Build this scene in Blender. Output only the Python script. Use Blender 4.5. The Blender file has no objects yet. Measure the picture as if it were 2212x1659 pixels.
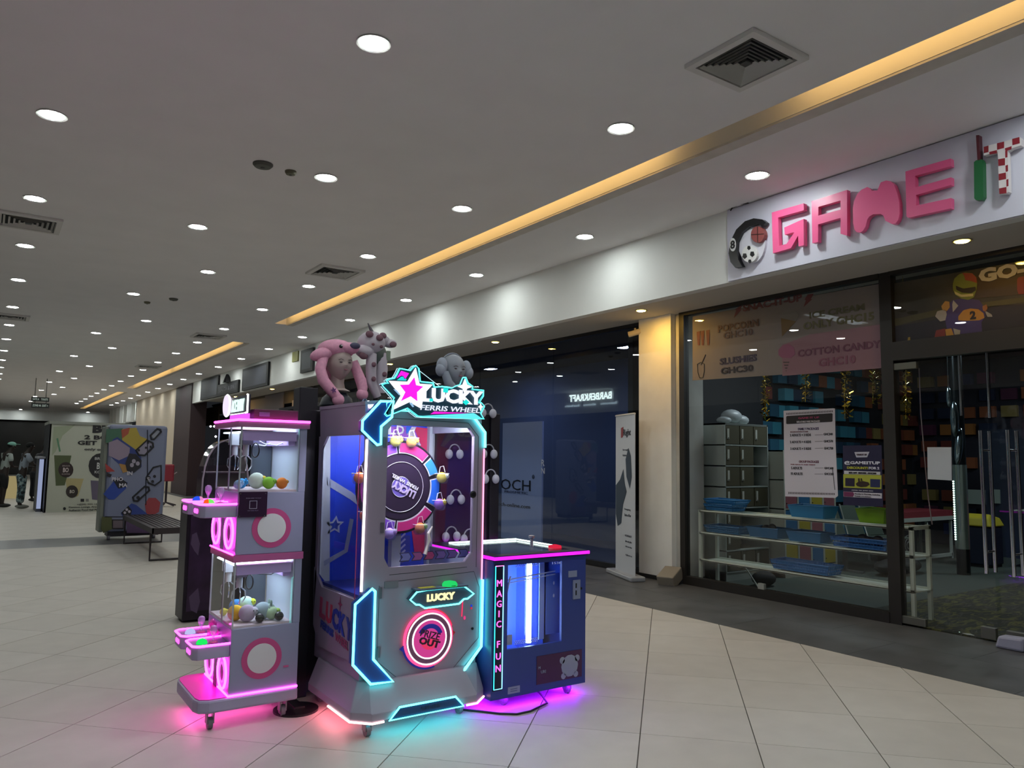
import bpy, bmesh, math, random
from mathutils import Vector, Matrix
random.seed(7)
D = bpy.data; SC = bpy.context.scene; COL = SC.collection
# ------------------------------------------------------------------ camera
FPX, CX, CY, EYE = 1650.0, 1106.0, 829.5, 1.5
YAW, PIT, ROL = math.radians(34.5), math.radians(5.55), math.radians(0.85)
FW = Vector((math.sin(YAW)*math.cos(PIT), math.cos(YAW)*math.cos(PIT), math.sin(PIT)))
R0 = Vector((math.cos(YAW), -math.sin(YAW), 0)); U0 = R0.cross(FW)
RT = R0*math.cos(ROL)+U0*math.sin(ROL); UP = U0*math.cos(ROL)-R0*math.sin(ROL)
EYEP = Vector((0, 0, EYE))
cam = D.cameras.new('camera'); cam.sensor_width = 36; cam.lens = 36*FPX/2212; cam.clip_end = 200; cam.clip_start = .05
camo = D.objects.new('camera', cam); COL.objects.link(camo)
camo.matrix_world = Matrix.Translation(EYEP) @ Matrix((RT, UP, -FW)).transposed().to_4x4()
SC.camera = camo
# ------------------------------------------------------------------ world, view
w = D.worlds.new('world'); SC.world = w; w.use_nodes = True
w.node_tree.nodes['Background'].inputs[0].default_value = (.55, .6, .7, 1)
w.node_tree.nodes['Background'].inputs[1].default_value = .02
SC.view_settings.view_transform = 'Standard'; SC.view_settings.look = 'None'
SC.view_settings.exposure = 0.0; SC.view_settings.gamma = 1.0; SC.view_settings.use_curve_mapping = False
cy = SC.cycles
cy.max_bounces = 6; cy.diffuse_bounces = 4; cy.glossy_bounces = 3; cy.transmission_bounces = 4; cy.transparent_max_bounces = 12
cy.sample_clamp_indirect = 4.0; cy.sample_clamp_direct = 0.0; cy.caustics_reflective = False; cy.caustics_refractive = False
cy.use_denoising = True; cy.use_light_tree = True
LAMP = 122.0      # radiance of the round ceiling lamps

def ray(px, py): return FW + RT*((px-CX)/FPX) - UP*((py-CY)/FPX)
def at(px, py, x=None, y=None, z=None):
    d = ray(px, py)
    if x is not None: t = x/d.x
    elif y is not None: t = y/d.y
    else: t = (z-EYE)/d.z
    return EYEP + d*t
# ------------------------------------------------------------------ materials
def lin(h):
    if not isinstance(h, str): return tuple(h)+(1,)
    v = [int(h[i:i+2], 16)/255 for i in (0, 2, 4)]
    return tuple(c/12.92 if c <= .04045 else ((c+.055)/1.055)**2.4 for c in v)+(1,)
MC = {}
def mat(color, rough=.5, metal=0, emit=0, noise=0, scale=8, alpha=1, bump=0, key=None, spec=.5):
    k = key or (str(color), rough, metal, emit, noise, scale, alpha, bump, spec)
    if k in MC: return MC[k]
    m = D.materials.new('m'); m.use_nodes = True; nt = m.node_tree; b = nt.nodes['Principled BSDF']
    c = lin(color); b.inputs['Base Color'].default_value = c; b.inputs['Roughness'].default_value = rough
    b.inputs['Metallic'].default_value = metal; b.inputs['Specular IOR Level'].default_value = spec
    if emit:
        b.inputs['Emission Color'].default_value = c; b.inputs['Emission Strength'].default_value = emit
    if alpha < 1: b.inputs['Alpha'].default_value = alpha
    if noise:
        tc = nt.nodes.new('ShaderNodeTexCoord'); n = nt.nodes.new('ShaderNodeTexNoise'); n.inputs['Scale'].default_value = scale; n.inputs['Detail'].default_value = 4
        nt.links.new(tc.outputs['Object'], n.inputs['Vector'])
        cr = nt.nodes.new('ShaderNodeMapRange'); cr.inputs[1].default_value = .3; cr.inputs[2].default_value = .7
        cr.inputs[3].default_value = 1-noise; cr.inputs[4].default_value = 1+noise
        nt.links.new(n.outputs['Fac'], cr.inputs[0])
        mx = nt.nodes.new('ShaderNodeVectorMath'); mx.operation = 'SCALE'; mx.inputs[0].default_value = c[:3]
        nt.links.new(cr.outputs[0], mx.inputs['Scale']); nt.links.new(mx.outputs[0], b.inputs['Base Color'])
        if bump:
            bp = nt.nodes.new('ShaderNodeBump'); bp.inputs['Strength'].default_value = bump; bp.inputs['Distance'].default_value = .01
            nt.links.new(n.outputs['Fac'], bp.inputs['Height']); nt.links.new(bp.outputs[0], b.inputs['Normal'])
    MC[k] = m; return m
def glow(color, s):
    k = ('glow', str(color), s)
    if k in MC: return MC[k]
    m = D.materials.new('glow'); m.use_nodes = True; nt = m.node_tree; nt.nodes.clear()
    o = nt.nodes.new('ShaderNodeOutputMaterial'); e = nt.nodes.new('ShaderNodeEmission')
    e.inputs[0].default_value = lin(color); e.inputs[1].default_value = s; nt.links.new(e.outputs[0], o.inputs[0])
    MC[k] = m; return m
def glass(tint='ffffff', refl=1.0, rough=0.0, dens=0.0, dcol='202020'):
    """clear pane: transparent with a mirror coat that strengthens at grazing angles; dens mixes in a film"""
    k = ('glass', tint, refl, rough, dens, dcol)
    if k in MC: return MC[k]
    m = D.materials.new('glass'); m.use_nodes = True; nt = m.node_tree; nt.nodes.clear(); N = nt.nodes.new; L = nt.links.new
    o = N('ShaderNodeOutputMaterial'); t = N('ShaderNodeBsdfTransparent'); t.inputs[0].default_value = lin(tint)
    g = N('ShaderNodeBsdfGlossy'); g.inputs['Roughness'].default_value = rough
    f = N('ShaderNodeLayerWeight'); f.inputs[0].default_value = .5
    pw = N('ShaderNodeMath'); pw.operation = 'POWER'; pw.inputs[1].default_value = 4.5; L(f.outputs['Facing'], pw.inputs[0])
    mu = N('ShaderNodeMath'); mu.operation = 'MULTIPLY_ADD'; mu.inputs[1].default_value = .7; mu.inputs[2].default_value = .035*refl; mu.use_clamp = True; L(pw.outputs[0], mu.inputs[0])
    base = t.outputs[0]
    if dens:
        d = N('ShaderNodeBsdfDiffuse'); d.inputs[0].default_value = lin(dcol); mm = N('ShaderNodeMixShader'); mm.inputs[0].default_value = dens
        L(base, mm.inputs[1]); L(d.outputs[0], mm.inputs[2]); base = mm.outputs[0]
    mx = N('ShaderNodeMixShader'); L(mu.outputs[0], mx.inputs[0]); L(base, mx.inputs[1]); L(g.outputs[0], mx.inputs[2]); L(mx.outputs[0], o.inputs[0])
    MC[k] = m; return m
# ------------------------------------------------------------------ geometry
ORG = {}
class G:
    def __init__(s): s.v = []; s.f = []
    def add(s, vs, fs):
        n = len(s.v); s.v += [tuple(v) for v in vs]; s.f += [tuple(i+n for i in f) for f in fs]; return s
    def box(s, a, b):
        x0, x1 = sorted((a[0], b[0])); y0, y1 = sorted((a[1], b[1])); z0, z1 = sorted((a[2], b[2]))
        return s.add([(x0,y0,z0),(x1,y0,z0),(x1,y1,z0),(x0,y1,z0),(x0,y0,z1),(x1,y0,z1),(x1,y1,z1),(x0,y1,z1)],
                     [(0,3,2,1),(4,5,6,7),(0,1,5,4),(1,2,6,5),(2,3,7,6),(3,0,4,7)])
    def obox(s, c, ex, ey, ez):
        c = Vector(c); ex = Vector(ex); ey = Vector(ey); ez = Vector(ez)
        P = [c+ex*i+ey*j+ez*k for k in (-1, 1) for i, j in ((-1,-1),(1,-1),(1,1),(-1,1))]
        return s.add(P, [(0,3,2,1),(4,5,6,7),(0,1,5,4),(1,2,6,5),(2,3,7,6),(3,0,4,7)])
    def prism(s, pts, d):
        pts = [Vector(p) for p in pts]; d = Vector(d); n = len(pts)
        return s.add(pts+[p+d for p in pts], [tuple(range(n))[::-1], tuple(range(n, 2*n))]+[(i, (i+1) % n, n+(i+1) % n, n+i) for i in range(n)])
    def face(s, pts): return s.add(pts, [tuple(range(len(pts)))])
    def tube(s, pts, r, n=8, closed=False, caps=True):
        pts = [Vector(p) for p in pts]; m = len(pts); base = len(s.v); rr = r if isinstance(r, (list, tuple)) else [r]*m
        prev = None
        for i, p in enumerate(pts):
            if closed: t = (pts[(i+1) % m]-p).normalized()+(p-pts[i-1]).normalized()
            else: t = (pts[min(i+1, m-1)]-pts[max(i-1, 0)])
            t.normalize()
            if prev is None:
                up = Vector((0, 0, 1)) if abs(t.z) < .9 else Vector((1, 0, 0))
                a = t.cross(up).normalized()
            else: a = (prev-t*prev.dot(t)).normalized()
            prev = a; b = t.cross(a)
            for k in range(n):
                an = 2*math.pi*k/n; s.v.append(tuple(p+(a*math.cos(an)+b*math.sin(an))*rr[i]))
        for i in range(m if closed else m-1):
            j = (i+1) % m
            for k in range(n): s.f.append((base+i*n+k, base+i*n+(k+1) % n, base+j*n+(k+1) % n, base+j*n+k))
        if caps and not closed:
            s.f.append(tuple(base+k for k in range(n))[::-1]); s.f.append(tuple(base+(m-1)*n+k for k in range(n)))
        return s
    def cyl(s, a, b, r, n=16): return s.tube([a, b], r, n)
    def lathe(s, prof, c, axis=(0, 0, 1), n=20):
        ax = Vector(axis).normalized(); up = Vector((0, 0, 1)) if abs(ax.z) < .9 else Vector((1, 0, 0)); a = ax.cross(up).normalized(); b = ax.cross(a); c = Vector(c)
        base = len(s.v); m = len(prof)
        for r, h in prof:
            for k in range(n): an = 2*math.pi*k/n; s.v.append(tuple(c+ax*h+(a*math.cos(an)+b*math.sin(an))*r))
        for i in range(m-1):
            for k in range(n): s.f.append((base+i*n+k, base+i*n+(k+1) % n, base+(i+1)*n+(k+1) % n, base+(i+1)*n+k))
        s.f.append(tuple(base+k for k in range(n))[::-1]); s.f.append(tuple(base+(m-1)*n+k for k in range(n)))
        return s
    def ball(s, c, r, seg=14, rings=9, rot=None):
        r = (r, r, r) if not isinstance(r, (tuple, list)) else r; c = Vector(c); base = len(s.v); M = rot or Matrix.Identity(3)
        s.v.append(tuple(c+M@Vector((0, 0, r[2]))))
        for i in range(1, rings):
            th = math.pi*i/rings
            for k in range(seg):
                ph = 2*math.pi*k/seg; s.v.append(tuple(c+M@Vector((r[0]*math.sin(th)*math.cos(ph), r[1]*math.sin(th)*math.sin(ph), r[2]*math.cos(th)))))
        s.v.append(tuple(c-M@Vector((0, 0, r[2])))); last = len(s.v)-1
        for k in range(seg): s.f.append((base, base+1+k, base+1+(k+1) % seg))
        for i in range(rings-2):
            for k in range(seg):
                a = base+1+i*seg; s.f.append((a+k, a+seg+k, a+seg+(k+1) % seg, a+(k+1) % seg))
        a = base+1+(rings-2)*seg
        for k in range(seg): s.f.append((a+k, last, a+(k+1) % seg))
        return s
    def ring(s, c, r, t, axis=(0, 1, 0), n=32, m=8, sx=1, sz=1):
        ax = Vector(axis).normalized(); up = Vector((0, 0, 1)) if abs(ax.z) < .9 else Vector((1, 0, 0)); a = ax.cross(up).normalized(); b = ax.cross(a); c = Vector(c)
        return s.tube([c+a*math.cos(2*math.pi*k/n)*r*sx+b*math.sin(2*math.pi*k/n)*r*sz for k in range(n)], t, m, closed=True)
    def mesh(s, org=(0, 0, 0), smooth=False):
        me = D.meshes.new('mesh'); o = Vector(org); me.from_pydata([tuple(Vector(v)-o) for v in s.v], [], s.f); me.validate()
        bm = bmesh.new(); bm.from_mesh(me); bmesh.ops.recalc_face_normals(bm, faces=bm.faces); bm.to_mesh(me); bm.free()
        if smooth: me.polygons.foreach_set('use_smooth', [True]*len(me.polygons))
        return me
    def build(s, name, m, parent=None, smooth=False, bevel=0, label=None, kind=None, seg=2):
        org = ORG.get(parent, Vector((0, 0, 0))) if parent else Vector((0, 0, 0))
        me = s.mesh(org, smooth); o = D.objects.new(name, me); COL.objects.link(o); me.materials.append(m)
        if parent: o.parent = parent
        ORG[o] = org
        if bevel:
            md = o.modifiers.new('bevel', 'BEVEL'); md.width = bevel; md.segments = seg; md.limit_method = 'ANGLE'; md.angle_limit = .7
        if smooth and hasattr(me, 'set_sharp_from_angle'): me.set_sharp_from_angle(angle=.8)
        if label: o['label'] = label
        if kind: o['kind'] = kind
        return o
def tag(o, label, cat, group=None):
    o['label'] = label; o['category'] = cat
    if group: o['group'] = group
    return o
def thing(name, label, cat, loc=(0, 0, 0), group=None):
    o = D.objects.new(name, None); COL.objects.link(o); o.location = loc; ORG[o] = Vector(loc); o.empty_display_size = .1
    return tag(o, label, cat, group)
def struct(o): o['kind'] = 'structure'; return o
def dup(root, d, label=None, group=None, rotz=0, scale=1):
    def cp(o, par):
        c = o.copy(); COL.objects.link(c); c.parent = par
        for ch in list(o.children): cp(ch, c)
        return c
    r = cp(root, None); r.location = root.location+Vector(d); r.rotation_euler[2] += rotz; r.scale = (scale,)*3
    if label: r['label'] = label
    if group: r['group'] = group
    return r
XF = dict(fy=(Vector((1, 0, 0)), Vector((0, 0, 1)), Vector((0, -1, 0))),    # seen on faces that look towards -y
          fx=(Vector((0, -1, 0)), Vector((0, 0, 1)), Vector((-1, 0, 0))),   # seen on faces that look towards -x
          px=(Vector((0, 1, 0)), Vector((0, 0, 1)), Vector((1, 0, 0))))
def text(s, name, m, parent, org, face='fy', h=.1, w=None, depth=.002, bold=0, skew=0, anchor='c', label=None, spacing=1, rot=0):
    cu = D.curves.new('t', 'FONT'); cu.body = s; cu.extrude = .02; cu.offset = bold; cu.resolution_u = 2; cu.space_character = spacing
    to = D.objects.new('t', cu); me = D.meshes.new_from_object(to)
    vs = [v.co.copy() for v in me.vertices]
    if not vs: return None
    x0 = min(v.x for v in vs); x1 = max(v.x for v in vs); y0 = min(v.y for v in vs); y1 = max(v.y for v in vs)
    k = h/(y1-y0); kx = k if w is None else w/(x1-x0)
    if isinstance(face, str): ex, ey, ez = XF[face]
    else: ex, ey, ez = face
    if rot: ex, ey = ex*math.cos(rot)+ey*math.sin(rot), ey*math.cos(rot)-ex*math.sin(rot)
    ax = dict(l=x0, c=(x0+x1)/2, r=x1)[anchor]; ay = (y0+y1)/2; po = ORG.get(parent, Vector((0, 0, 0))) if parent else Vector((0, 0, 0))
    for v in me.vertices:
        x = (v.co.x-ax)*kx; y = (v.co.y-ay)*k; x += skew*y
        z = depth if v.co.z > 0 else -.001
        v.co = Vector(org)-po+ex*x+ey*y+ez*z
    o = D.objects.new(name, me); COL.objects.link(o); me.materials.clear(); me.materials.append(m)
    if parent: o.parent = parent
    ORG[o] = po; D.objects.remove(to); D.curves.remove(cu)
    if label: o['label'] = label
    return o
def poly(pts, name, m, parent, d, label=None, bevel=0): return G().prism(pts, d).build(name, m, parent, label=label, bevel=bevel)
def arealight(name, loc, size, power, color, rot=(0, 0, 0), sy=None, shape='RECTANGLE', spread=None):
    l = D.lights.new(name, 'AREA'); l.shape = shape; l.size = size
    if sy: l.size_y = sy
    l.energy = power; l.color = color
    if spread: l.spread = spread
    o = D.objects.new(name, l); COL.objects.link(o); o.location = loc; o.rotation_euler = rot; o.visible_camera = True
    return o
def parent_to(o, p):
    o.location = Vector(o.location)-ORG.get(p, Vector((0, 0, 0))); o.parent = p; return o
WHITE = 'dcdcdc'
# ================================================================== STRUCTURE
CE = 4.02      # ceiling height
XB = 6.02      # bulkhead face
XG = 7.2       # shopfront glass
m_ceil = mat((.90, .885, .90), .8, noise=.02, scale=2)
m_wall = mat((.85, .86, .84), .7, noise=.02, scale=2)
m_tile = [mat(c, .48, noise=.04, scale=5, spec=.3) for c in ((.52, .485, .44), (.53, .495, .45), (.505, .47, .425))]
m_dark = mat((.085, .086, .09), .42, noise=.25, scale=3)
m_joint = mat((.10, .09, .08), .9)
m_frame = mat('24211f', .45)
floor = struct(G().box((-4, -6, -.06), (16, 60, -.006)).build('floor', m_joint))
# diagonal 0.614 m tiles: the nearest ones singly
TA = math.radians(46); E1 = Vector((math.sin(TA), math.cos(TA), 0)); E2 = Vector((math.cos(TA), -math.sin(TA), 0)); TS = .614
def clip_poly(ps, f):
    out = []
    for i in range(len(ps)):
        a, b = ps[i], ps[(i+1) % len(ps)]; fa, fb = f(a), f(b)
        if fa >= 0: out.append(a)
        if fa*fb < 0: out.append(a+(b-a)*(fa/(fa-fb)))
    return out
tiles = []
XBAND = 5.70
for i in range(-75, 40):
    for j in range(-30, 100):
        u0 = -.152+i*TS; v0 = 4.435+j*TS
        ps = [E2*(u0+a)+E1*(v0+b) for a, b in ((.003, .0015), (TS-.003, .0015), (TS-.003, TS-.0015), (.003, TS-.0015))]
        c = sum(ps, Vector())/4
        if c.x < -3.9 or c.x > XBAND+.6 or c.y < -4 or c.y > 58: continue
        ps = clip_poly(ps, lambda p: XBAND-.002-p.x); ps = clip_poly(ps, lambda p: p.x+3.8) if ps else ps
        for g in ((14.1, 15.5),):
            pass
        parts = []
        if ps:
            lo = clip_poly(ps, lambda p: 14.15-p.y); hi = clip_poly(ps, lambda p: p.y-15.55)
            parts = [q for q in (lo, hi) if len(q) >= 3]
        d = c-EYEP; f = d.dot(FW); px = CX+FPX*d.dot(RT)/f if f > 0 else -9e9; py = CY-FPX*d.dot(UP)/f if f > 0 else 9e9
        vis = -150 < px < 2350 and py < 1900
        for q in parts: tiles.append((d.length if vis else 999, q, (i*7+j*13) % 3))
tiles.sort(key=lambda t: t[0])
for d, q, k in tiles[:290]:
    G().prism([p+Vector((0, 0, -.006)) for p in q], (0, 0, .006)).build('floor_tile', m_tile[k], floor)
gs = [G(), G(), G()]
for d, q, k in tiles[290:]: gs[k].prism([p+Vector((0, 0, -.006)) for p in q], (0, 0, .006))
for k in range(3): gs[k].build('floor_tile_field', m_tile[k], floor, kind='stuff')
# dark band along the shops, cut into long slabs; and the cross band
for k in range(-3, 34):
    y0 = k*1.2
    G().box((XBAND+.001, y0, -.006), (XBAND+.74, y0+1.197, 0)).build('band_tile', m_dark, floor)
    G().box((XBAND+.743, y0+.6, -.006), (XG+.0, y0+1.797, 0)).build('band_tile', m_dark, floor)
G().box((-3.8, 14.15, -.006), (XBAND-.002, 15.55, 0)).build('cross_band', mat((.11, .11, .115), .35, noise=.1), floor)
# ceiling with the slots of the warm cove
SX0, SX1 = 4.46, 4.69
slots = [(.2, 14.6), (17.6, 33.2), (35.6, 51)]
g = G().box((-4, -6, CE), (SX0, 60, CE+.3)).box((SX1, -6, CE), (7.6, 60, CE+.3))
yy = -6
for a, b in slots: g.box((SX0, yy, CE), (SX1, a, CE+.3)); yy = b
g.box((SX0, yy, CE), (SX1, 60, CE+.3)); g.box((SX0-.1, -6, CE+.3), (SX1+.1, 60, CE+.34))
struct(g.build('ceiling', m_ceil))
m_cove = mat((.80, .77, .68), .6)
cv = thing('cove_light', 'long warm amber light slot running along the ceiling towards the far end', 'light', (SX0, 0, CE))
cv['kind'] = 'structure'
del cv['label'], cv['category']; cv.name = 'trim_1'
for a, b in slots:
    G().box((SX1-.004, a, CE), (SX1, b, CE+.298)).build('slot_side', m_cove, cv)
    G().box((SX0, a, CE+.292), (SX1, b, CE+.299)).build('slot_top', m_cove, cv)
    G().box((SX1, a, CE-.018), (SX1+.13, b, CE-.001)).build('slot_lip', mat((.66, .62, .56), .6, noise=.08, scale=6), cv)
for a, b in [(.2, 3.15), (4.5, 14.4), (17.8, 25.4), (25.7, 33), (35.8, 50.8)]:
    G().box((SX0+.005, a, CE+.17), (SX0+.03, b, CE+.20)).build('warm_strip', glow((1.0, .62, .22), 6.5), cv)
# bulkhead above the shopfronts and the soffit under it
SZ = 3.28
SO = 3.37
struct(G().box((XB, -6, SZ), (XB+.12, 28.9, CE)).build('wall_right_bulkhead', m_wall))
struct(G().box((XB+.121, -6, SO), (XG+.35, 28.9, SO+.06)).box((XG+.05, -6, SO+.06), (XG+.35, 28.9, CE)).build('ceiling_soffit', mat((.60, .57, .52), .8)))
struct(G().box((XG+.3, -6, 3.45), (15.2, 8.0, 3.5)).build('ceiling_shop', mat('20201f', .9)))
# column between the two shops
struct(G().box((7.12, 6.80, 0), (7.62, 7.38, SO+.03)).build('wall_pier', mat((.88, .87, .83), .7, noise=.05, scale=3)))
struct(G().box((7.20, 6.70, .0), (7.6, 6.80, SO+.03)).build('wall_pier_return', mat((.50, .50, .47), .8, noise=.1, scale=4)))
struct(G().box((7.10, 6.66, 0), (7.65, 7.40, .05)).build('baseboard_pier', mat('1d1c20', .8)))
# far walls
struct(G().box((-4, 56, 3.4), (7, 56.2, CE)).box((-4, 58.5, 0), (9, 58.7, 3.5)).build('wall_far', m_wall))
struct(G().box((-4.1, 57.9, 0), (7.4, 58, 3.5)).build('wall_far_shop', mat('0d0d10', .15)))
struct(G().box((-3.9, -6, 0), (-3.8, 60, CE)).build('wall_left', m_wall))
struct(G().box((-3.82, -6, 0), (-3.78, 60, 3.2)).build('window_left', mat('0f1116', .1)))
struct(G().box((-4, -6.1, 0), (16, -6, CE)).build('wall_back', mat((.3, .3, .3), .8)))
struct(G().box((XB, 31.5, 0), (XB+.4, 41, CE)).build('wall_right_far', mat((.62, .53, .42), .8)))
struct(G().box((XB-.04, 28.9, 0), (XB+.5, 31.6, CE-.03)).build('wall_right_pier', mat('3a2a30', .6)))
g = G().box((XB+.3, 41, 3.1), (XB+.4, 52, CE))
struct(g.build('wall_right_end', mat((.5, .5, .48), .8)))
for k in range(8):
    struct(G().box((XB, 41.3+k*1.35, 3.1), (XB+.3, 41.5+k*1.35, CE)).build('trim_fin', m_wall))
struct(G().box((XB+1.3, 40, 0), (XB+1.4, 58, 3.2)).build('wall_right_end_shop', mat('2a2018', .6)))
# ================================================================== GAME SHOP FRONT
PXS = lambda l, x, f=None: [at(*(f(*p) if f else p), x=x) for p in l]
def textpx(s, a, b, hpx, x, m, parent, name='lettering', bold=0, depth=.003, skew=0):
    """lettering on a plane of constant x between two pixels of its middle line"""
    A = at(*a, x=x); B = at(*b, x=x); mid = ((a[0]+b[0])/2, (a[1]+b[1])/2)
    h = at(mid[0], mid[1]-hpx/2, x=x).z-at(mid[0], mid[1]+hpx/2, x=x).z
    return text(s, name, m, parent, (A+B)/2, 'fx', h=h, w=abs(A.y-B.y), depth=depth, bold=bold, skew=skew)
def textpy(s, a, b, hpx, y, m, parent, name='lettering', bold=0, depth=.003, skew=0):
    A = at(*a, y=y); B = at(*b, y=y); mid = ((a[0]+b[0])/2, (a[1]+b[1])/2)
    h = at(mid[0], mid[1]-hpx/2, y=y).z-at(mid[0], mid[1]+hpx/2, y=y).z
    return text(s, name, m, parent, (A+B)/2, 'fy', h=h, w=abs(A.x-B.x), depth=depth, bold=bold, skew=skew)
clear = glass(refl=.75)
f1 = struct(G().box((7.16, 6.62, 0), (7.25, 6.70, 3.38)).box((7.16, 4.06, 3.325), (7.25, 6.62, 3.38)).box((7.16, 4.06, 0), (7.25, 6.62, .10)).build('window_1', m_frame))
for y0, y1 in ((4.06, 5.535), (5.54, 6.62)): G().box((7.197, y0, .10), (7.205, y1, 3.325)).build('pane', clear, f1)
G().box((7.18, 5.49, .10), (7.22, 5.57, .16)).build('glass_clip', mat('b9bcb8', .4, .5), f1)
d1 = struct(G().box((7.17, 3.945, 0), (7.27, 4.065, 3.38)).box((7.16, -3, 2.49), (7.25, 3.945, 2.67)).box((7.16, -3, 3.33), (7.25, 3.96, 3.38)).build('door_1', m_frame))
G().box((7.196, -3, 2.67), (7.206, 3.96, 3.33)).build('transom_pane', clear, d1)
G().box((7.197, 3.13, .03), (7.207, 3.95, 2.47)).build('door_leaf', clear, d1)
G().box((7.197, 1.2, .03), (7.207, 3.10, 2.47)).build('door_leaf', clear, d1)
chrome = mat('d8d8e0', .15, 1); blk0 = mat('121216', .5)
m_patch = mat('6f7068', .45, .6)
for ps in (((7.18, 3.73, .02), (7.225, 3.95, .09)), ((7.18, 3.73, 2.40), (7.225, 3.95, 2.465)), ((7.18, 3.14, .02), (7.225, 3.26, .12)), ((7.18, 2.9, .02), (7.225, 3.06, .12))):
    G().box(*ps).build('patch_fitting', m_patch, d1, bevel=.004)
for y, sx in ((3.165, 7.12), (2.95, 7.12), (3.165, 7.285), (2.95, 7.285)):
    h = G().cyl((sx, y, .58), (sx, y, 1.8), .016, 12)
    for z in (.76, 1.63): h.cyl((sx, y, z), (7.2, y, z), .009, 8)
    h.build('pull_handle', chrome, d1, smooth=True)
# ---- fascia sign
sg = thing('shop_sign', 'long white fascia sign above the shop with raised pink letters and sports shapes', 'sign', (6.0, 0, 0))
G().box((5.995, -3, 3.285), (6.018, 4.95, CE-.01)).build('board', mat('d6d6e6', .35), sg)
c1 = lambda X, Y: (1520+X/3.1965, 250+Y/3.1965)
pink = mat('f0508c', .35); XS = 5.93
def flat(pts, name, m, x=XS, d=.05, f=c1, parent=sg, label=None): return poly(PXS(pts, x, f), name, m, parent, (d, 0, 0), label)
pink = mat('f2649a', .35)
flat([(470,668),(690,605),(692,652),(514,703),(520,898),(572,885),(626,805),(560,822),(556,772),(690,712),(692,895),(655,902),(652,828),(602,915),(478,950)], 'letter', pink, label='pink letter G drawn as an arrow')
g = G()
for q in ([(745,590),(792,576),(790,872),(750,880)], [(792,576),(945,526),(945,585),(790,630)], [(945,526),(990,512),(990,828),(945,815)], [(790,690),(945,648),(945,705),(790,750)]):
    g.prism(PXS(q, XS, c1), (.05, 0, 0))
g.build('letter', pink, sg, label='pink letter A with squared top')
flat([(1030,640),(1038,590),(1060,540),(1090,510),(1130,492),(1150,505),(1160,518),(1200,515),(1210,490),(1222,460),(1260,447),(1290,452),(1315,475),(1338,540),(1350,600),(1352,680),(1342,720),(1325,744),(1300,748),(1255,725),(1240,690),(1222,678),(1172,680),(1145,695),(1130,715),(1118,765),(1100,795),(1080,806),(1055,803),(1040,785),(1032,735)], 'letter', pink, label='pink letter M shaped as a game controller')
flat([(1393,385),(1705,295),(1708,348),(1460,415),(1462,495),(1708,425),(1708,478),(1465,548),(1468,620),(1708,568),(1708,640),(1412,705),(1400,695)], 'letter', pink, label='pink letter E')
bt = flat([(1866,320),(1880,308),(1920,300),(1928,320),(1932,560),(1918,580),(1880,583),(1868,570)], 'cricket_bat', mat('1d6a3c', .4), label='green cricket bat with dark red handle standing for the letter I')
flat([(1880,135),(1900,133),(1907,305),(1890,310)], 'bat_handle', mat('5a1f2c', .4), parent=bt)
def cell(u0, u1, v0, v1): return [at(*c1(u, v), x=XS) for u, v in ((u0, v0), (u1, v0), (u1, v1), (u0, v1))]
lt = flat([(1932,216),(1965,205),(2026,190),(2080,176),(2130,160),(2180,146),(2195,165),(2190,205),(2125,225),(2098,245),(2105,525),(2090,535),(2040,540),(2032,290),(2028,250),(1965,265),(1935,275)], 'letter', mat('e4dfe0', .4), label='white letter T checkered with red squares')
red = mat('8e2632', .4)
for q in ([(1934,215),(1966,206),(1966,250),(1934,258)], [(2026,190),(2074,178),(2074,222),(2026,235)], [(2130,160),(2180,147),(2182,190),(2132,203)], [(1972,250),(2024,237),(2024,258),(1974,268)], [(2080,225),(2126,210),(2124,232),(2084,244)],
          [(2033,300),(2080,292),(2080,340),(2035,346)], [(2037,402),(2086,392),(2088,436),(2038,446)], [(2040,502),(2090,492),(2090,534),(2042,540)], [(2084,345),(2100,338),(2101,382),(2086,388)], [(2090,442),(2103,436),(2104,484),(2091,490)], [(2082,244),(2097,240),(2097,286),(2083,290)]):
    flat(q, 'red_square', red, x=XS-.002, d=.003, parent=lt)
bl = flat([(432,738),(404,716),(345,708),(285,728),(225,785),(185,865),(172,950),(185,1010),(218,1050),(265,1040),(240,995),(228,935),(232,872),(262,808),(312,766),(372,748),(410,757)], 'billiard_ball_rim', mat('18181b', .3), label='black crescent of a billiard ball')
def disc(px, py, rx, ry, name, m, parent, x=XS, f=c1, d=.05, n=28, label=None):
    return poly([at(*(f(px+rx*math.cos(2*math.pi*k/n), py+ry*math.sin(2*math.pi*k/n)) if f else (px+rx*math.cos(2*math.pi*k/n), py+ry*math.sin(2*math.pi*k/n))), x=x) for k in range(n)], name, m, parent, (d, 0, 0), label)
ed = disc(200, 890, 22, 46, 'number_disc', mat('e8e8ea', .3), bl, x=XS-.004, d=.006)
text('8', 'number', mat('101010', .4), bl, at(*c1(200, 890), x=XS-.006), 'fx', h=.085, depth=.002, bold=.03)
disc(330, 870, 95, 150, 'ball_backing', mat('dcdce8', .35), sg, x=XS+.035, d=.03)
bb = disc(372, 820, 46, 56, 'basketball', mat('8e4a48', .5), sg)
for q in ([(328,818),(416,812),(416,818),(328,825)], [(368,765),(374,765),(376,875),(370,875)]): flat(q, 'seam', mat('4a2424', .5), x=XS-.002, d=.003, parent=bb)
fb = disc(315, 955, 52, 58, 'football', mat('e6e6e6', .4), sg)
for a, b, r in ((283, 968, 17), (335, 955, 17), (312, 912, 13), (318, 1005, 12)):
    poly([at(*c1(a+r*math.cos(2*math.pi*k/5+.3), b+r*1.25*math.sin(2*math.pi*k/5+.3)), x=XS-.002) for k in range(5)], 'patch', mat('17181c', .4), fb, (.003, 0, 0))
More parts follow.
